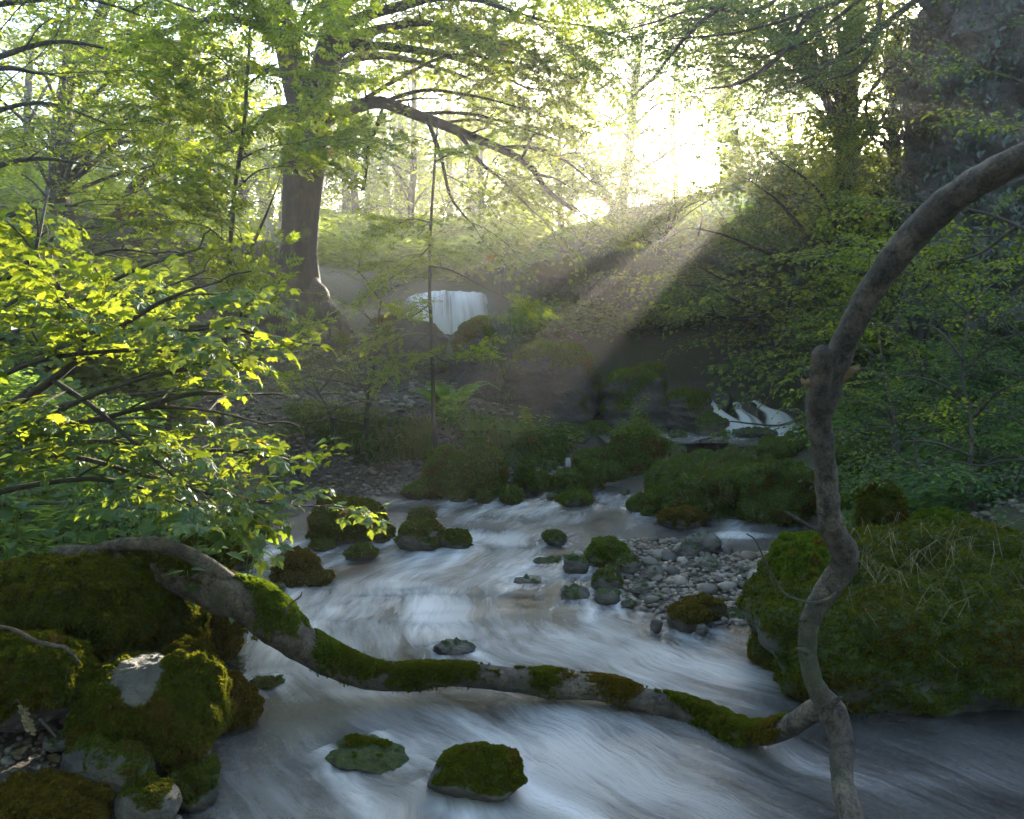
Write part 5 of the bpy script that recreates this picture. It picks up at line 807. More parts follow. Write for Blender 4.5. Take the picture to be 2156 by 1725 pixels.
# canopy hanging into the top left and top right corners, nearer than the trees behind
for i, (lab, limbs, kind, lf, sc, ch) in enumerate([
    ('shaded overhanging boughs filling the top left corner', [[(-250, 330, 6), (-60, 250, 6.2), (80, 220, 6.5), (220, 260, 6.8)], [(-250, 200, 6), (-40, 130, 6), (120, 90, 6.2), (260, 110, 6.5)], [(-250, 60, 5.6), (-20, 10, 5.8), (150, 0, 6), (300, 40, 6.2)], [(-250, 440, 5.6), (-80, 380, 5.8), (60, 340, 6), (190, 350, 6.2)], [(-250, 520, 5.4), (-60, 480, 5.4), (70, 440, 5.6), (170, 440, 5.8)], [(-200, -100, 6), (40, -60, 6.4), (240, -40, 6.8), (420, 20, 7.2)], [(-250, 280, 5), (-120, 180, 5), (0, 150, 5.1), (90, 160, 5.2)]], 'beech', 'leaf_beech', .85, .7),
    ('leafy beech boughs spreading over the top right below the sky', [[(2000, -160, 9), (1860, -40, 8.8), (1700, 30, 8.6), (1540, 60, 8.5), (1400, 90, 8.4)], [(2000, -60, 9), (1850, 60, 9), (1720, 150, 9), (1600, 200, 9)], [(1960, -100, 9.4), (1760, -60, 9.2), (1560, -20, 9), (1380, 10, 9)], [(1700, 30, 8.6), (1640, 120, 8.4), (1560, 170, 8.3), (1480, 180, 8.3)], [(1860, -30, 9), (1840, 90, 8.8), (1800, 150, 8.6), (1740, 170, 8.5)], [(1960, 100, 9.5), (1900, 180, 9.3), (1860, 240, 9.2), (1830, 290, 9.1)], [(1560, -20, 9), (1460, 60, 8.7), (1380, 160, 8.6), (1330, 200, 8.6)], [(1900, -80, 9.6), (1740, 60, 9.6), (1620, 110, 9.5), (1500, 120, 9.4)], [(1960, -20, 10), (1800, 100, 10), (1690, 150, 10), (1580, 160, 10)], [(1760, -100, 9), (1600, 20, 9), (1480, 20, 8.9), (1330, 60, 8.8)], [(1960, 60, 10.4), (1860, 160, 10.4), (1820, 230, 10.3), (1850, 330, 10.2)]], 'beech', 'leaf_cool', .95, .8)]):
    t = Tree(130 + i, kind, sc)
    for q in limbs: t.limb(px_path(q), .03, .008, ch, sub=.3 if i == 0 else .2, start=.1, n=22)
    t.finish('overhanging_branch', lab, 'branch', lf, 'bark_thin', trunk_name='bough')

# ------------------------------------------------------------------ the sycamore over the near left bank
def syc_bare(P):   # the bush thins out towards the path and the terrace, where the stems carry few leaves
    rel = P - CAM; d = rel @ FWD; px = 1078 + rel[:, 0] / d * F; py = 862.5 - (rel @ UP) / d * F; r = np.random.default_rng(1).random(len(P))
    return ((py < 490 + .42 * np.maximum(px - 60, 0)) & (r < .94)) | ((px > 560) & (py < 1020) & (r < .85)) | ((px > 600) & (px < 670) & (r < .9)) | ((px > 340) & (py > 760) & (py < 870) & (r < .6)) | (px > 720)
t = Tree(140, 'maple_big', .32); SY = [
 [(-160, 900, 3.0), (0, 862, 2.9), (110, 800, 2.8), (180, 722, 2.8), (150, 640, 2.8), (100, 572, 2.8), (76, 530, 2.8), (86, 470, 2.8), (100, 400, 2.9)], [(180, 722, 2.8), (250, 690, 2.7), (330, 640, 2.7), (400, 610, 2.7), (470, 590, 2.75)],
 [(110, 800, 2.8), (200, 860, 2.7), (280, 930, 2.6), (350, 990, 2.6), (400, 1030, 2.6)], [(-100, 800, 3.2), (60, 740, 3.1), (160, 700, 3.0), (300, 690, 2.9), (420, 690, 2.8), (520, 660, 2.8)], [(-150, 1020, 2.8), (100, 960, 2.8), (300, 1000, 2.9), (450, 1040, 3.0), (600, 1062, 3.2), (690, 1070, 3.4)],
 [(100, 900, 2.9), (220, 880, 2.8), (320, 860, 2.8), (450, 870, 2.9), (570, 900, 3.0)], [(50, 950, 2.9), (200, 930, 2.7), (350, 950, 2.7), (480, 950, 2.8), (600, 970, 2.9)], [(100, 700, 3.1), (180, 630, 3.0), (260, 580, 2.9), (350, 545, 2.9), (430, 520, 2.9)], [(400, 690, 2.9), (480, 690, 2.9), (580, 710, 2.95), (680, 730, 3.0)],
 [(-120, 700, 3.2), (20, 640, 3.2), (140, 560, 3.1), (240, 530, 3.0), (330, 540, 3.0)], [(-120, 620, 3.4), (0, 590, 3.3), (100, 560, 3.2), (200, 600, 3.0)], [(-100, 960, 2.6), (60, 900, 2.6), (180, 840, 2.6), (300, 800, 2.6), (400, 780, 2.7), (500, 760, 2.8)], [(-100, 1060, 2.6), (80, 1020, 2.6), (220, 1010, 2.6), (340, 1040, 2.7), (420, 1070, 2.8)], [(-60, 820, 2.8), (80, 760, 2.7), (220, 740, 2.7), (330, 740, 2.7), (430, 740, 2.8)], [(300, 860, 2.8), (400, 830, 2.9), (500, 830, 3), (560, 830, 3.1)], [(-100, 760, 3.6), (60, 690, 3.6), (200, 660, 3.5), (340, 610, 3.4), (440, 570, 3.4)]]
for k, q in enumerate(SY): t.limb(px_path(q), .011 if k else .018, .003, .24, sub=.15, start=.12, n=30, wob=.012, csc=1.0)
SYC = t.finish('sycamore', 'sunlit sycamore bush with large lobed leaves over the near left bank', 'shrub', 'leaf_maple', 'bark_thin', loc=at(-160, 900, 3.0), trunk_name='stem', bare=syc_bare)
t = Tree(141, 'maple_big', .36)
for q in [[(-200, 1000, 4.4), (-20, 880, 4.4), (120, 780, 4.4), (260, 740, 4.4), (380, 770, 4.4)], [(-200, 900, 4.8), (-20, 760, 4.8), (120, 640, 4.8), (240, 590, 4.8)], [(-200, 1050, 4.2), (-20, 970, 4.2), (140, 900, 4.2), (300, 880, 4.2), (450, 900, 4.2)], [(-200, 800, 5), (-40, 640, 5), (60, 520, 5), (140, 450, 5)], [(-150, 1080, 3.8), (40, 1060, 3.8), (200, 1060, 3.8), (330, 1070, 3.8)], [(0, 900, 4.4), (140, 850, 4.4), (300, 830, 4.4), (420, 820, 4.4)], [(-160, 700, 4.6), (0, 600, 4.6), (120, 500, 4.6), (220, 480, 4.7)]]: t.limb(px_path(q), .014, .004, .35, sub=.45, start=.1, n=24, wob=.012)
t.finish('sycamore', 'shaded sycamore bush behind the sunlit one on the left bank', 'shrub', 'leaf_maple', 'bark_thin', trunk_name='stem', bare=syc_bare)
# ------------------------------------------------------------------ the fallen bent branch in the foreground
FB = empty('fallen_branch', onz(1500, 1540, 0), 'long bent fallen branch arching out of the water to the upper right', 'branch')
def bent(name, rows, widths, seg, mat_='bark_log', n=110, lump=.1, fr=9, parent=FB, knots=()):
    P = spline(px_path(rows), n); Yv = np.interp(np.linspace(0, 1, n), np.linspace(0, 1, len(rows)), [r[2] for r in rows]); R = interp(widths, n) * .5 / F * Yv
    for kt, kr in knots: R = R * (1 + kr * np.exp(-((np.linspace(0, 1, n) - kt) / .018) ** 2))
    m = MB(); m.add(*tube(P, R, seg, lump, fr)); o = m.build(name, M[mat_], parent); return P, R
LOGR = [(120, 1178, 3.30), (200, 1182, 3.25), (300, 1195, 3.2), (400, 1222, 3.15), (470, 1248, 3.12), (530, 1272, 3.1), (585, 1318, 3.1), (640, 1358, 3.1), (700, 1392, 3.1), (770, 1420, 3.12), (850, 1426, 3.15), (950, 1420, 3.15), (1050, 1428, 3.15), (1150, 1440, 3.15), (1260, 1448, 3.12), (1330, 1468, 3.08), (1420, 1490, 3.02), (1490, 1516, 2.95), (1540, 1540, 2.85), (1600, 1548, 2.74), (1660, 1530, 2.65), (1712, 1498, 2.57), (1742, 1482, 2.54)]
LP, LR = bent('log', LOGR, [60, 66, 72, 80, 90, 92, 84, 76, 68, 62, 55, 50, 51, 55, 53, 52, 52, 50, 46, 45, 45, 48, 45], 26, n=220, lump=.16, knots=[(.26, .08), (.47, .1), (.6, .14), (.66, .12)])
UPR = [(1812, 1810, 2.20), (1792, 1720, 2.28), (1772, 1635, 2.37), (1774, 1570, 2.46), (1752, 1500, 2.52), (1715, 1440, 2.52), (1700, 1370, 2.52), (1706, 1310, 2.51), (1735, 1250, 2.5), (1772, 1200, 2.49), (1776, 1158, 2.47), (1752, 1110, 2.45), (1742, 1040, 2.43), (1735, 960, 2.41), (1726, 880, 2.39), (1742, 812, 2.37), (1768, 745, 2.34), (1800, 675, 2.3), (1846, 595, 2.25), (1910, 510, 2.19), (1990, 432, 2.12), (2080, 370, 2.05), (2170, 325, 1.98), (2330, 262, 1.85)]
UP_, UR = bent('upright_limb', UPR, [56, 52, 46, 52, 52, 40, 38, 42, 48, 54, 56, 52, 46, 46, 50, 56, 54, 52, 56, 62, 64, 64, 62, 60], 26, n=240, lump=.2, fr=22, knots=[(.17, .2), (.37, .08), (.64, .08), (.42, .06)])
bent('snapped_stub', [(1728, 860, 2.375), (1728, 810, 2.35), (1731, 770, 2.32), (1732, 742, 2.31), (1733, 737, 2.312)], [54, 48, 44, 42, 22], 18, n=16, lump=.14, fr=20)
bent('broken_spur', [(1752, 812, 2.36), (1772, 796, 2.35), (1792, 782, 2.34), (1808, 772, 2.33)], [26, 22, 20, 9], 10, 'wood', n=14, lump=.4, fr=40)
bent('broken_spur', [(1718, 808, 2.36), (1704, 806, 2.35), (1694, 806, 2.345), (1686, 796, 2.34)], [22, 18, 12, 3], 9, 'wood', n=12, lump=.5, fr=50)
bent('side_branch', [(150, 1172, 3.25), (250, 1148, 3.2), (330, 1146, 3.15), (390, 1164, 3.12), (440, 1192, 3.1), (486, 1222, 3.1)], [20, 28, 32, 32, 34, 30], 14, n=60, lump=.15)
bent('twig', [(1730, 1118, 2.44), (1706, 1110, 2.42), (1680, 1094, 2.4), (1654, 1078, 2.38)], [12, 9, 8, 6], 7, n=20)
bent('twig', [(1768, 1240, 2.47), (1740, 1262, 2.45), (1700, 1268, 2.43), (1650, 1248, 2.42), (1615, 1190, 2.42), (1592, 1140, 2.42), (1572, 1124, 2.42)], [8, 7, 6, 5, 4, 4, 3], 6, n=40)
bent('twig', [(598, 1310, 3.05), (600, 1290, 3.04), (614, 1270, 3.03), (632, 1256, 3.02), (636, 1246, 3.02)], [10, 5, 4, 4, 2], 6, n=24)
for a, b, c in (((1690, 1372), (1678, 1366), 2.5), ((1745, 1480), (1772, 1468), 2.5), ((1690, 1300), (1684, 1306), 2.5)): bent('knot', [(a[0] + 8, a[1], c), (b[0], b[1], c - .02)], [18, 6], 8, n=5, lump=.4, fr=50)
def log_moss(t0, t1, dens, size, thick, tm, seed, side=0.0, parent=FB, P=None, R=None):
    """a cushion of moss along part of the log: small lumps hugging the bark plus fronds"""
    P = LP if P is None else P; R = LR if R is None else R; rng = np.random.default_rng(seed); n = int(dens * 2); t = rng.uniform(t0, t1, n); i = (t * (len(P) - 1)).astype(int); T, _, _ = frames(P); up = norm(np.array([0, 0, 1.0]) - T[i] * T[i, 2:3]); sd = np.cross(T[i], up)
    a = rng.normal(side, .75, n); d = up * np.cos(a)[:, None] + sd * np.sin(a)[:, None]; k = fbm(np.stack([t * 60, np.cos(a) * 1.5, np.sin(a) * 1.5], 1) + seed, 3); taper = smooth01(np.minimum(t - t0, t1 - t) / ((t1 - t0) * .5)); ok = k + taper * .8 - .22 - .2 * np.abs(a - side) > 0
    q = P[i] + d * (R[i] + thick * np.clip(k + .4, .05, 1) * taper)[:, None] + T[i] * rng.uniform(-.01, .01, n)[:, None]; m = MB(); tufts(m, q[ok], d[ok], size, rng, 3, .8)
    # the mat underneath
    j = np.arange(int(t0 * (len(P) - 1)), int(t1 * (len(P) - 1)) + 1); 
    if False:
        tt = np.linspace(0, 1, len(j)); e = smooth01(np.minimum(tt, 1 - tt) * 5); seg = 14; T2, _, _ = frames(P); u2 = norm(np.array([0, 0, 1.0]) - T2[j] * T2[j, 2:3]); s2 = np.cross(T2[j], u2); aa = np.linspace(-1.5, 1.5, seg) + side; ed = np.cos(np.linspace(-1, 1, seg) * np.pi / 2) ** .5
        D = u2[:, None] * np.cos(aa)[None, :, None] + s2[:, None] * np.sin(aa)[None, :, None]; kk = .7 + 1.3 * fbm((P[j][:, None] + D * .05).reshape(-1, 3) * 28, 3).reshape(len(j), seg); V = P[j][:, None] + D * (R[j][:, None] * .96 + thick * 1.3 * (e[:, None] * ed[None] * kk - .42))[:, :, None]; m.add(V.reshape(-1, 3), grid_faces(seg, len(j)))
    o = m.build('moss', M[tm], parent, smooth=False); o['kind'] = 'stuff'
log_moss(.20, .32, 7000, .014, .024, 'moss_bright', 1, -.1)
log_moss(.04, .19, 3000, .010, .008, 'moss', 2, -.3)
log_moss(.32, .38, 1500, .012, .012, 'moss_bright', 3)
log_moss(.33, .45, 3000, .012, .012, 'moss', 4, -.1); log_moss(.41, .55, 2400, .010, .010, 'moss', 5, .5)
log_moss(.56, .62, 1700, .011, .014, 'moss', 6); log_moss(.60, .71, 1200, .009, .007, 'moss_brown', 7, .3); log_moss(.64, .70, 1500, .010, .012, 'moss_brown', 8)
log_moss(.70, .91, 15000, .013, .027, 'moss', 10, .1); log_moss(.84, .92, 3000, .012, .014, 'moss_brown', 11, .1)
m = MB(); rng = np.random.default_rng(9)

# ------------------------------------------------------------------ small plants
def stem_plants(name, label, cat, pts, hgt, leafm, seed, tm='nettle', group=None, pairs=8, lsize=.07, lean=.2, leanv=(0, 0), stems=3, spread=.08):
    o = empty(name, pts[0], label, cat, group); rng = np.random.default_rng(seed); st, lf = MB(), MB()
    for p in pts:
        for s in range(stems):
            b = np.asarray(p) + [rng.normal(0, spread), rng.normal(0, spread), 0]; h = hgt * rng.uniform(.65, 1.1); d = np.array([rng.normal(leanv[0], lean), rng.normal(leanv[1], lean), 1]); P = spline([b - [0, 0, .05], b + d * h * .5, b + d * h + [d[0] * .15 * h, d[1] * .15 * h, -.04 * h]], 14); lf.add(*tube(P, interp([.004, .002], 14), 4, cap=False), 1)
            ph = rng.uniform(0, 3)
            for k in range(pairs):
                f = .25 + .75 * k / (pairs - 1); q = P[int(f * 13)]; az = ph + k * 1.57; sz = lsize * (1.05 - .65 * max(0, f - .45)) * rng.uniform(.8, 1.2)
                for s2 in (0, math.pi): dd = np.array([math.cos(az + s2), math.sin(az + s2), rng.normal(-.15 + .5 * max(0, f - .7), .15)]); leaves(lf, NETTLE if tm == 'nettle' else OVAL, (q + dd * .012)[None], dd[None], norm(np.array([0, 0, 1]) + rng.normal(0, .25, 3))[None], sz)
    lf.build('foliage', [M[leafm], M['grass']], o, smooth=False); return o
def at_ground(px, py, Y):
    p = at(px, py, Y); return np.array([p[0], p[1], h1(p[0], p[1])])
NT = [(-1.95, 3.45), (-1.7, 3.5), (-1.5, 3.5), (-2.2, 3.3), (-2.4, 3.5), (-2.1, 3.7), (-1.3, 3.6), (-1.75, 3.75), (-1.6, 3.95)]
for k, (lab, sel, hg) in enumerate([('sunlit nettles with toothed leaves above the largest mossy boulder', NT[:3] + NT[6:8], .85), ('shaded nettles at the left frame edge below the sycamore', NT[3:6], .8), ('nettles mixed into the lower sycamore leaves behind the log', [NT[8]], .7)]):
    stem_plants('nettle', lab, 'nettle', [np.array([a, b, h1(a, b)]) for a, b in sel], hg, 'leaf_nettle', 200 + k, pairs=9, lsize=.085, leanv=(.12, -.12), stems=4, spread=.09)
def fern(name, label, p, hgt, n, seed, leafm='leaf_cool'):
    o = empty(name, p, label, 'fern'); rng = np.random.default_rng(seed)
    for k in range(n):
        lf = MB(); st = lf
        az = k * 6.283 / n + rng.normal(0, .25); L = hgt * rng.uniform(.8, 1.25); d = np.array([math.cos(az), math.sin(az), 0]); P = spline([np.asarray(p), np.asarray(p) + d * L * .25 + [0, 0, L * .6], np.asarray(p) + d * L * .6 + [0, 0, L * .85], np.asarray(p) + d * L * .95 + [0, 0, L * .7]], 22); st.add(*tube(P, interp([.004, .001], 22), 3, cap=False)); T = norm(np.gradient(P, axis=0)); sd = norm(np.cross(T, [0, 0, 1])); nn = np.cross(sd, T)
        ts = np.linspace(.15, 1, 26); ii = (ts * 21).astype(int); ln = L * .24 * np.sin(np.clip(ts * 1.1, 0, 1) * np.pi * .85 + .25) ** .8 * (1.08 - ts)
        for s in (-1, 1): leaves(lf, OVAL, P[ii], sd[ii] * s + T[ii] * .35 + rng.normal(0, .05, (26, 3)), nn[ii] + rng.normal(0, .1, (26, 3)), np.maximum(ln, .012))
        lf.build('frond', M[leafm], o, smooth=False)
    return o
fern('fern', 'tall upright green fern beside the thin pole sapling', at_ground(945, 900, 8.6), .62, 11, 210, 'leaf_nettle')
fern('fern', 'arching fern low on the bank right of the pole sapling', at_ground(1000, 925, 8.4), .42, 9, 211)
fern('fern', 'small fern in the grassy bank below the square ivy block', at_ground(1080, 915, 8.6), .38, 8, 212)
fern('fern', 'pale fern fronds over the shingle left of the twin boulder', at_ground(935, 945, 8.1), .3, 7, 213)
fern('fern', 'fern growing high on the mossy right bank below the crag', at(1990, 760, 7.0) - [0, 0, .3], .5, 9, 214)
for k, (lab, q, h) in enumerate([('leafy green herb on the bank in front of the mossy rock mass', (1110, 860, 8.9), .42), ('herb with pale leaves spreading at the foot of the rock mass', (1170, 885, 9.0), .3), ('leafy plant on top of the square ivy hung block', (1050, 680, 10.2), .14), ('low herb at the foot of the bushy boulder near the upper stream', (1532, 922, 8.9), .09)]):
    p = at_ground(*q) if k < 2 else at(*q); stem_plants('herb', lab, 'plant', [p, p + [.12, .05, 0], p + [-.1, .05, 0]], h, 'leaf_ash', 220 + k, 'oval', pairs=8, lsize=.075 if h > .2 else .04, stems=4, spread=.09)
pb = at(1342, 920, 8.55); stem_plants('herb', 'bright feathery plants crowning the bushy boulder', 'plant', [pb + [dx, dy, .02 - abs(dx) * .5] for dx, dy in ((-.25, 0), (-.15, -.1), (-.05, .05), (.02, -.12), (.08, .0), (.16, -.08), (.24, .02), (-.2, .12), (.1, .14), (-.1, -.16), (.18, .1), (0, .12))], .2, 'leaf_ash', 230, 'oval', pairs=9, lsize=.035, stems=6, spread=.05)
pb = at(1340, 890, 8.5); stem_plants('herb', 'taller sprig standing up from the bushy boulder', 'plant', [pb], .3, 'leaf_ash', 231, 'oval', pairs=9, lsize=.045, stems=4, spread=.04)
def grass(name, label, P, Nn, hgt, seed, leafm='grass', blades=1, droop=.5, wid=.004, group=None, dirv=None):
    rng = np.random.default_rng(seed); n = len(P); h = hgt * rng.uniform(.5, 1.2, n); d = norm(np.asarray(Nn) + rng.normal(0, .35, (n, 3))); az = rng.uniform(0, 6.28, n); o = np.stack([np.cos(az), np.sin(az), 0 * az], 1) if dirv is None else norm(np.asarray(dirv) + rng.normal(0, .4, (n, 3))); w = np.cross(o, [0, 0, 1.0]) * wid
    a, b, c = P, P + d * (h * .55)[:, None] + o * (h * .12)[:, None], P + d * (h * .8)[:, None] + o * (h * .5)[:, None] - np.array([0, 0, 1]) * (h * droop * .55)[:, None]; V = np.stack([a - w, a + w, b + w * .8, b - w * .8, c], 1).reshape(-1, 3); i = np.arange(n)[:, None] * 5; m = MB(); m.add(V, [np.hstack([i, i + 1, i + 2, i + 3]), np.hstack([i + 3, i + 2, i + 4])])
    return tag(m.build(name, M[leafm], smooth=False), label, 'grass', group, kind='stuff')
def scatter(x0, y0, x1, y1, n, seed, keep=None):
    rng = np.random.default_rng(seed); x = rng.uniform(x0, x1, n); y = rng.uniform(y0, y1, n); z = H(x, y); ok = z > .06
    if keep is not None: ok &= keep(x, y, z)
    return np.stack([x, y, z], 1)[ok]
def px_scatter(boxes, n, seed):
    rng = np.random.default_rng(seed); out = []
    for x0, y0, x1, y1, Y0, Y1 in boxes:
        k = n // len(boxes); px = rng.uniform(x0, x1, k); Yd = rng.uniform(Y0, Y1, k); X = (px - 1078) / F * Yd; out.append(np.stack([X, Yd, H(X, Yd)], 1))
    return np.vstack(out)
up = np.array([[0, 0, 1.0]])
P = px_scatter([(840, 0, 905, 0, 8.2, 8.7), (980, 0, 1160, 0, 8.3, 9.1), (620, 0, 880, 0, 8.2, 8.6)], 2600, 240); grass('grass', 'drooping grass on the bank between the pole sapling and the rock mass', P, up, .28, 240)
P = px_scatter([(640, 0, 900, 0, 8.2, 8.8)], 700, 241); grass('grass', 'pale dry grass catching light at the lip of the earth bank', P, up, .26, 241, 'straw')
def ground_cover(name, label, P, size, seed, leafm, tm=OVAL, lift=.12, cat='plants'):
    rng = np.random.default_rng(seed); P = P[gap_keep(P + [0, 0, .2])]; n = len(P); az = rng.uniform(0, 6.28, n); D = np.stack([np.cos(az), np.sin(az), rng.normal(0, .3, n)], 1); m = MB(); leaves(m, tm, P + np.stack([0 * az, 0 * az, rng.uniform(0.01, lift, n)], 1), D, norm(np.array([0, 0, 1]) + rng.normal(0, .45, (n, 3))), size * rng.uniform(.6, 1.3, n)); return tag(m.build(name, M[leafm], smooth=False), label, cat, kind='stuff')
ground_cover('undergrowth', 'low green plants covering the slope above the shaded cliff', px_scatter([(1080, 0, 1760, 0, 13.0, 18.5)], 34000, 250), .10, 250, 'leaf_cool', lift=.32)
ground_cover('undergrowth', 'pale green plants covering the valley floor behind the waterfall', px_scatter([(640, 0, 1150, 0, 16.5, 34)], 26000, 251), .16, 251, 'leaf_far', lift=.8)
ground_cover('undergrowth', 'green plants over the upper left terrace around the outcrop', px_scatter([(-60, 0, 560, 0, 11.8, 24), (-60, 0, 400, 0, 7.5, 12)], 26000, 252), .11, 252, 'leaf_beech', lift=.5)
ground_cover('undergrowth', 'dark small leaved plants over the right bank', px_scatter([(1740, 0, 2250, 0, 4.6, 9.5)], 16000, 253), .055, 253, 'leaf_cool', lift=.22)
ground_cover('undergrowth', 'herbs along the foot of the sycamore on the left bank', px_scatter([(-200, 0, 330, 0, 3.3, 7)], 9000, 254), .07, 254, 'leaf_nettle', lift=.3)
ground_cover('undergrowth', 'small dark plants covering the earth bank above the far shingle', px_scatter([(590, 0, 900, 0, 8.15, 8.7), (960, 0, 1180, 0, 8.4, 9.3)], 3500, 255), .05, 255, 'leaf_cool', lift=.1)
ground_cover('undergrowth', 'leafy growth on the slope right of the cliff beneath the sun', px_scatter([(1700, 0, 2000, 0, 9.5, 15)], 9000, 256), .09, 256, 'leaf_beech', lift=.5)
ground_cover('fallen_leaves', 'brown dead leaves scattered over the near left gravel', scatter(-2.0, 1.8, -.8, 2.9, 60, 257), .055, 257, 'straw', lift=.03, cat='dead leaves')
# ivy on the rock faces
def ivy(name, label, V, Nn, boxes, n, size, seed):
    rng = np.random.default_rng(seed); rel = V - CAM; d = rel @ FWD; px = 1078 + rel[:, 0] / d * F; py = 862.5 - (rel @ UP) / d * F; w = np.zeros(len(V))
    for x0, y0, r, ry in boxes: w = np.maximum(w, np.exp(-((px - x0) / r) ** 2 - ((py - y0) / ry) ** 2))
    w *= (d > .5) * np.clip(fbm(V * 2.2 + seed, 3) + .55, .02, 1); w = w * (gap_keep(V) + 1e-6); idx = rng.choice(len(V), n, p=w / w.sum()); P = V[idx] + Nn[idx] * rng.uniform(.02, .22, (n, 1)) + rng.normal(0, .05, (n, 3)); D = norm(np.array([0, 0, -1]) + rng.normal(0, .5, (n, 3))); m = MB(); leaves(m, OVAL, P, D, norm(Nn[idx] + rng.normal(0, .35, (n, 3)) + [0, 0, .3]), size * rng.uniform(.6, 1.25, n)); return tag(m.build(name, M['ivy'], smooth=False), label, 'ivy', kind='stuff')
ivy('ivy', 'dark glossy ivy hanging down the left shoulder of the shaded cliff', BV, BN, [(1190, 600, 60, 110), (1150, 560, 60, 60), (1230, 680, 70, 70)], 7000, .09, 260)
ivy('ivy', 'mixed creepers trailing over the top of the shaded cliff', BV, BN, [(1300, 590, 90, 70), (1450, 600, 110, 80), (1620, 620, 110, 90), (1740, 640, 90, 90), (1400, 520, 340, 50)], 16000, .085, 261)
ivy('ivy', 'sparse creepers and ferns on the foot of the crag', TV, TN, [(2050, 560, 120, 90), (2160, 500, 90, 160), (1960, 640, 60, 80), (2080, 250, 60, 120), (2130, 60, 60, 90), (1990, 330, 40, 90)], 3400, .07, 262)
ivy('ivy', 'green plants clinging to the left edge of the crag', TV, TN, [(1940, 160, 26, 160), (1946, 420, 22, 100)], 1600, .06, 263)
ivb = bpy.data.objects.get('rock_outcrop.004') or [o for o in C.objects if o.name.startswith('rock_outcrop')][4]
def mesh_pts(o):
    n = len(o.data.vertices); V = np.zeros(n * 3); o.data.vertices.foreach_get('co', V); Nn = np.zeros(n * 3); o.data.vertices.foreach_get('normal', Nn); return V.reshape(-1, 3) + np.array(o.location), Nn.reshape(-1, 3)
V_, N_v = mesh_pts(ivb); ivy('ivy', 'ivy strands hanging down the right edge of the square block', V_, N_v, [(1050, 720, 26, 70), (1040, 690, 40, 26), (1060, 790, 16, 40)], 1300, .055, 264)
# dry grass and needles strewn over the lower right boulder and the ledges
for nm, lab, k0, n, hg, sd, bx in [('boulder', 'dead pale grass strewn over the top of the lower right boulder', 'huge dark', 260, .22, 270, [(1900, 1160, 170, 60), (1850, 1240, 130, 90), (2050, 1200, 120, 80)]), ('rock_ledge', 'dead grass trailing from the long upper mossy ledge', 'long upper', 160, .26, 271, [(1500, 960, 120, 40), (1640, 950, 90, 40)]), ('rock_ledge', 'dry grass wisps on the lowest mossy ledge', 'lowest mossy', 120, .22, 272, [(1470, 1010, 70, 50)])]:
    ob = [o for o in C.objects if o.name.startswith(nm) and k0 in o.get('label', '')][0]; V_, N_v = mesh_pts(ob); rng = np.random.default_rng(sd); rel = V_ - CAM; d = rel @ FWD; px = 1078 + rel[:, 0] / d * F; py = 862.5 - (rel @ UP) / d * F; w = sum(np.exp(-((px - a) / r) ** 2 - ((py - b) / s) ** 2) for a, b, r, s in bx) * (N_v[:, 2] > -.1) * (N_v[:, 1] < .5) + 1e-9; i = rng.choice(len(V_), n, p=w / w.sum()); grass('dry_grass', lab, V_[i] + N_v[i] * .012, norm(N_v[i] * .6 + rng.normal(0, .6, (n, 3)) + [0, -.3, 0]), hg, sd, 'straw', wid=.0013, droop=1.1)
def loose_twig(label, rows, w, name='twig', seg=7):
    P = spline(px_path(rows), 30); m = MB(); m.add(*tube(P, interp(w, 30) * .5 / F * rows[0][2], seg, .2, 30)); o = m.build(name, M['bark_log'], origin=P[0]); tag(o, label, 'twig')
loose_twig('dead bent twig lying across the mossy boulders at the left edge', [(0, 1318, 2.3), (40, 1330, 2.3), (75, 1350, 2.3), (115, 1360, 2.3), (140, 1365, 2.3), (168, 1396, 2.3)], [6, 8, 9, 9, 8, 6])
loose_twig('thin dark stick on the gravel left of the grey topped boulder', [(84, 1515, 2.4), (100, 1532, 2.38), (118, 1552, 2.36)], [7, 6, 4])
loose_twig('dead branch drooping into the cascade from the right', [(1690, 880, 8.6), (1640, 896, 8.7), (1580, 892, 8.7), (1530, 888, 8.7), (1480, 902, 8.7)], [5, 5, 4, 3, 2])
loose_twig('fine curved twig standing over the broader white water fan', [(1600, 884, 8.8), (1592, 872, 8.8), (1600, 856, 8.8), (1618, 846, 8.8)], [3, 3, 2, 2])
# curled brown fern frond on the left gravel
p = at(60, 1545, 2.35); rng = np.random.default_rng(4); m = MB(); P = spline(px_path([(52, 1440, 2.42), (50, 1490, 2.38), (58, 1520, 2.35), (64, 1540, 2.33)]), 20); m.add(*tube(P, .0022, 4, cap=False)); sd = np.array([[1.0, -.2, -.2]]).repeat(20, 0)
for s in (-1, 1): leaves(m, OVAL, P, sd * s + rng.normal(0, .2, (20, 3)), np.tile([0, -1.0, .2], (20, 1)), .02)
tag(m.build('dead_frond', M['straw'], smooth=False, origin=P[0]), 'shrivelled orange brown fern frond hanging over the left gravel', 'fern')

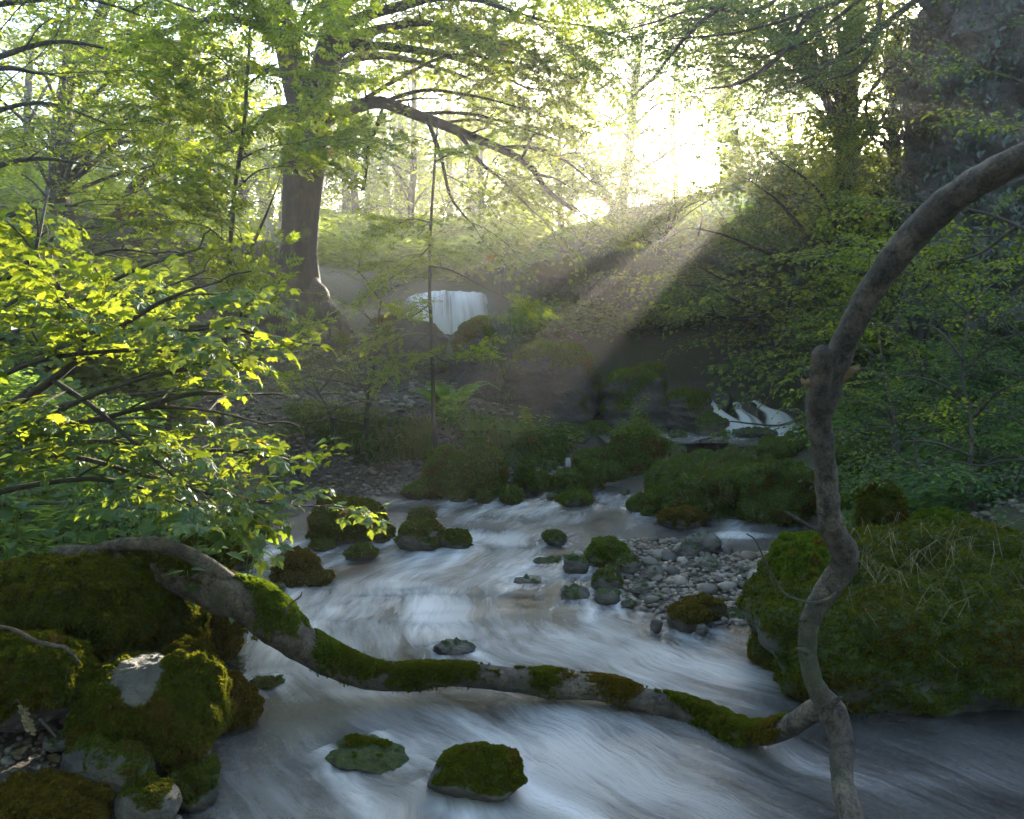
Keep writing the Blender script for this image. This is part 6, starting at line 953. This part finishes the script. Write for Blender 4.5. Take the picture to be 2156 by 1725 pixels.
# the wood goes on behind and beside the viewer: trees added to cut light
for i, (x, y, lab) in enumerate([(-5.2, -5.2, 'tall unseen shade tree on the left bank behind the viewpoint'), (5.0, -5.4, 'tall unseen shade tree on the right bank behind the viewpoint'), (.3, -8.0, 'tall unseen shade tree standing back from the stream behind the viewpoint'), (-9.5, -3.5, 'tall unseen shade tree far up the left bank behind the viewpoint'), (9.5, -3.5, 'tall unseen shade tree far up the right bank behind the viewpoint'), (-10, 5.5, 'tall unseen shade tree up the left bank beyond the sycamore'), (-8.5, .5, 'tall unseen shade tree on the left bank level with the viewpoint'), (0, -12, 'tall unseen shade tree in midstream distance far behind the viewpoint'), (-5.5, -10.5, 'tall unseen shade tree deep in the wood behind the left of the viewpoint'), (6, -10.5, 'tall unseen shade tree deep in the wood behind the right of the viewpoint')]):
    t = Tree(400 + i, 'far', 2.1); z = h1(x, y); P = np.array([[x, y, z - .3], [x + .1, y, z + 3], [x, y + .1, z + 6], [x, y, z + 9]]); t.limb(P, .28, .12, sprays=False, n=16, seg=9, wob=.01); r = t.rng
    for k in range(34):
        a = r.uniform(0, 6.28); R_ = r.uniform(1.5, 3.8); s0 = np.array([x, y, r.uniform(z + 1.2, z + 8.5)]); e = np.array([x + math.cos(a) * R_, y + math.sin(a) * R_, s0[2] + r.uniform(.2, 1.5)]); e[2] = min(e[2], 11.5); t.limb([s0, (s0 + e) / 2 + [0, 0, .3], e], .07, .01, 1.3, sub=.7)
    t.finish('broadleaf_tree', lab, 'tree', 'leaf_far', clip=False)
# ------------------------------------------------------------------ haze: one closed box of thin even air round the whole scene
m = MB(); x0, x1, y0, y1, z0, z1 = -215, 215, -210, 225, -6, 13.0
V = np.array([[x, y, z] for z in (z0, z1) for y in (y0, y1) for x in (x0, x1)]); m.add(V, np.array([[0, 2, 3, 1], [4, 5, 7, 6], [0, 1, 5, 4], [2, 6, 7, 3], [0, 4, 6, 2], [1, 3, 7, 5]]))
hm, nt, out = mat('haze'); n = N_(nt); pv = n('VolumePrincipled', {'Color': (1.0, .97, .93, 1), 'Density': 0.0042, 'Anisotropy': 0.74}); nt.links.new(pv.outputs[0], out.inputs['Volume'])
hz = m.build('haze', hm, smooth=False); hz['kind'] = 'stuff'; hz['label'] = 'thin morning haze filling the wooded gorge'; hz['category'] = 'haze'; hz.display_type = 'WIRE'
print('META faces', sum(len(o.data.polygons) for o in C.objects if o.type == 'MESH'), 'objects', len(C.objects), 'top z', max((o.matrix_world @ Vector(c)).z for o in C.objects if o.type == 'MESH' and o.name != 'haze' for c in o.bound_box), 'low z', min((o.matrix_world @ Vector(c)).z for o in C.objects if o.type == 'MESH' and o.name != 'haze' for c in o.bound_box))
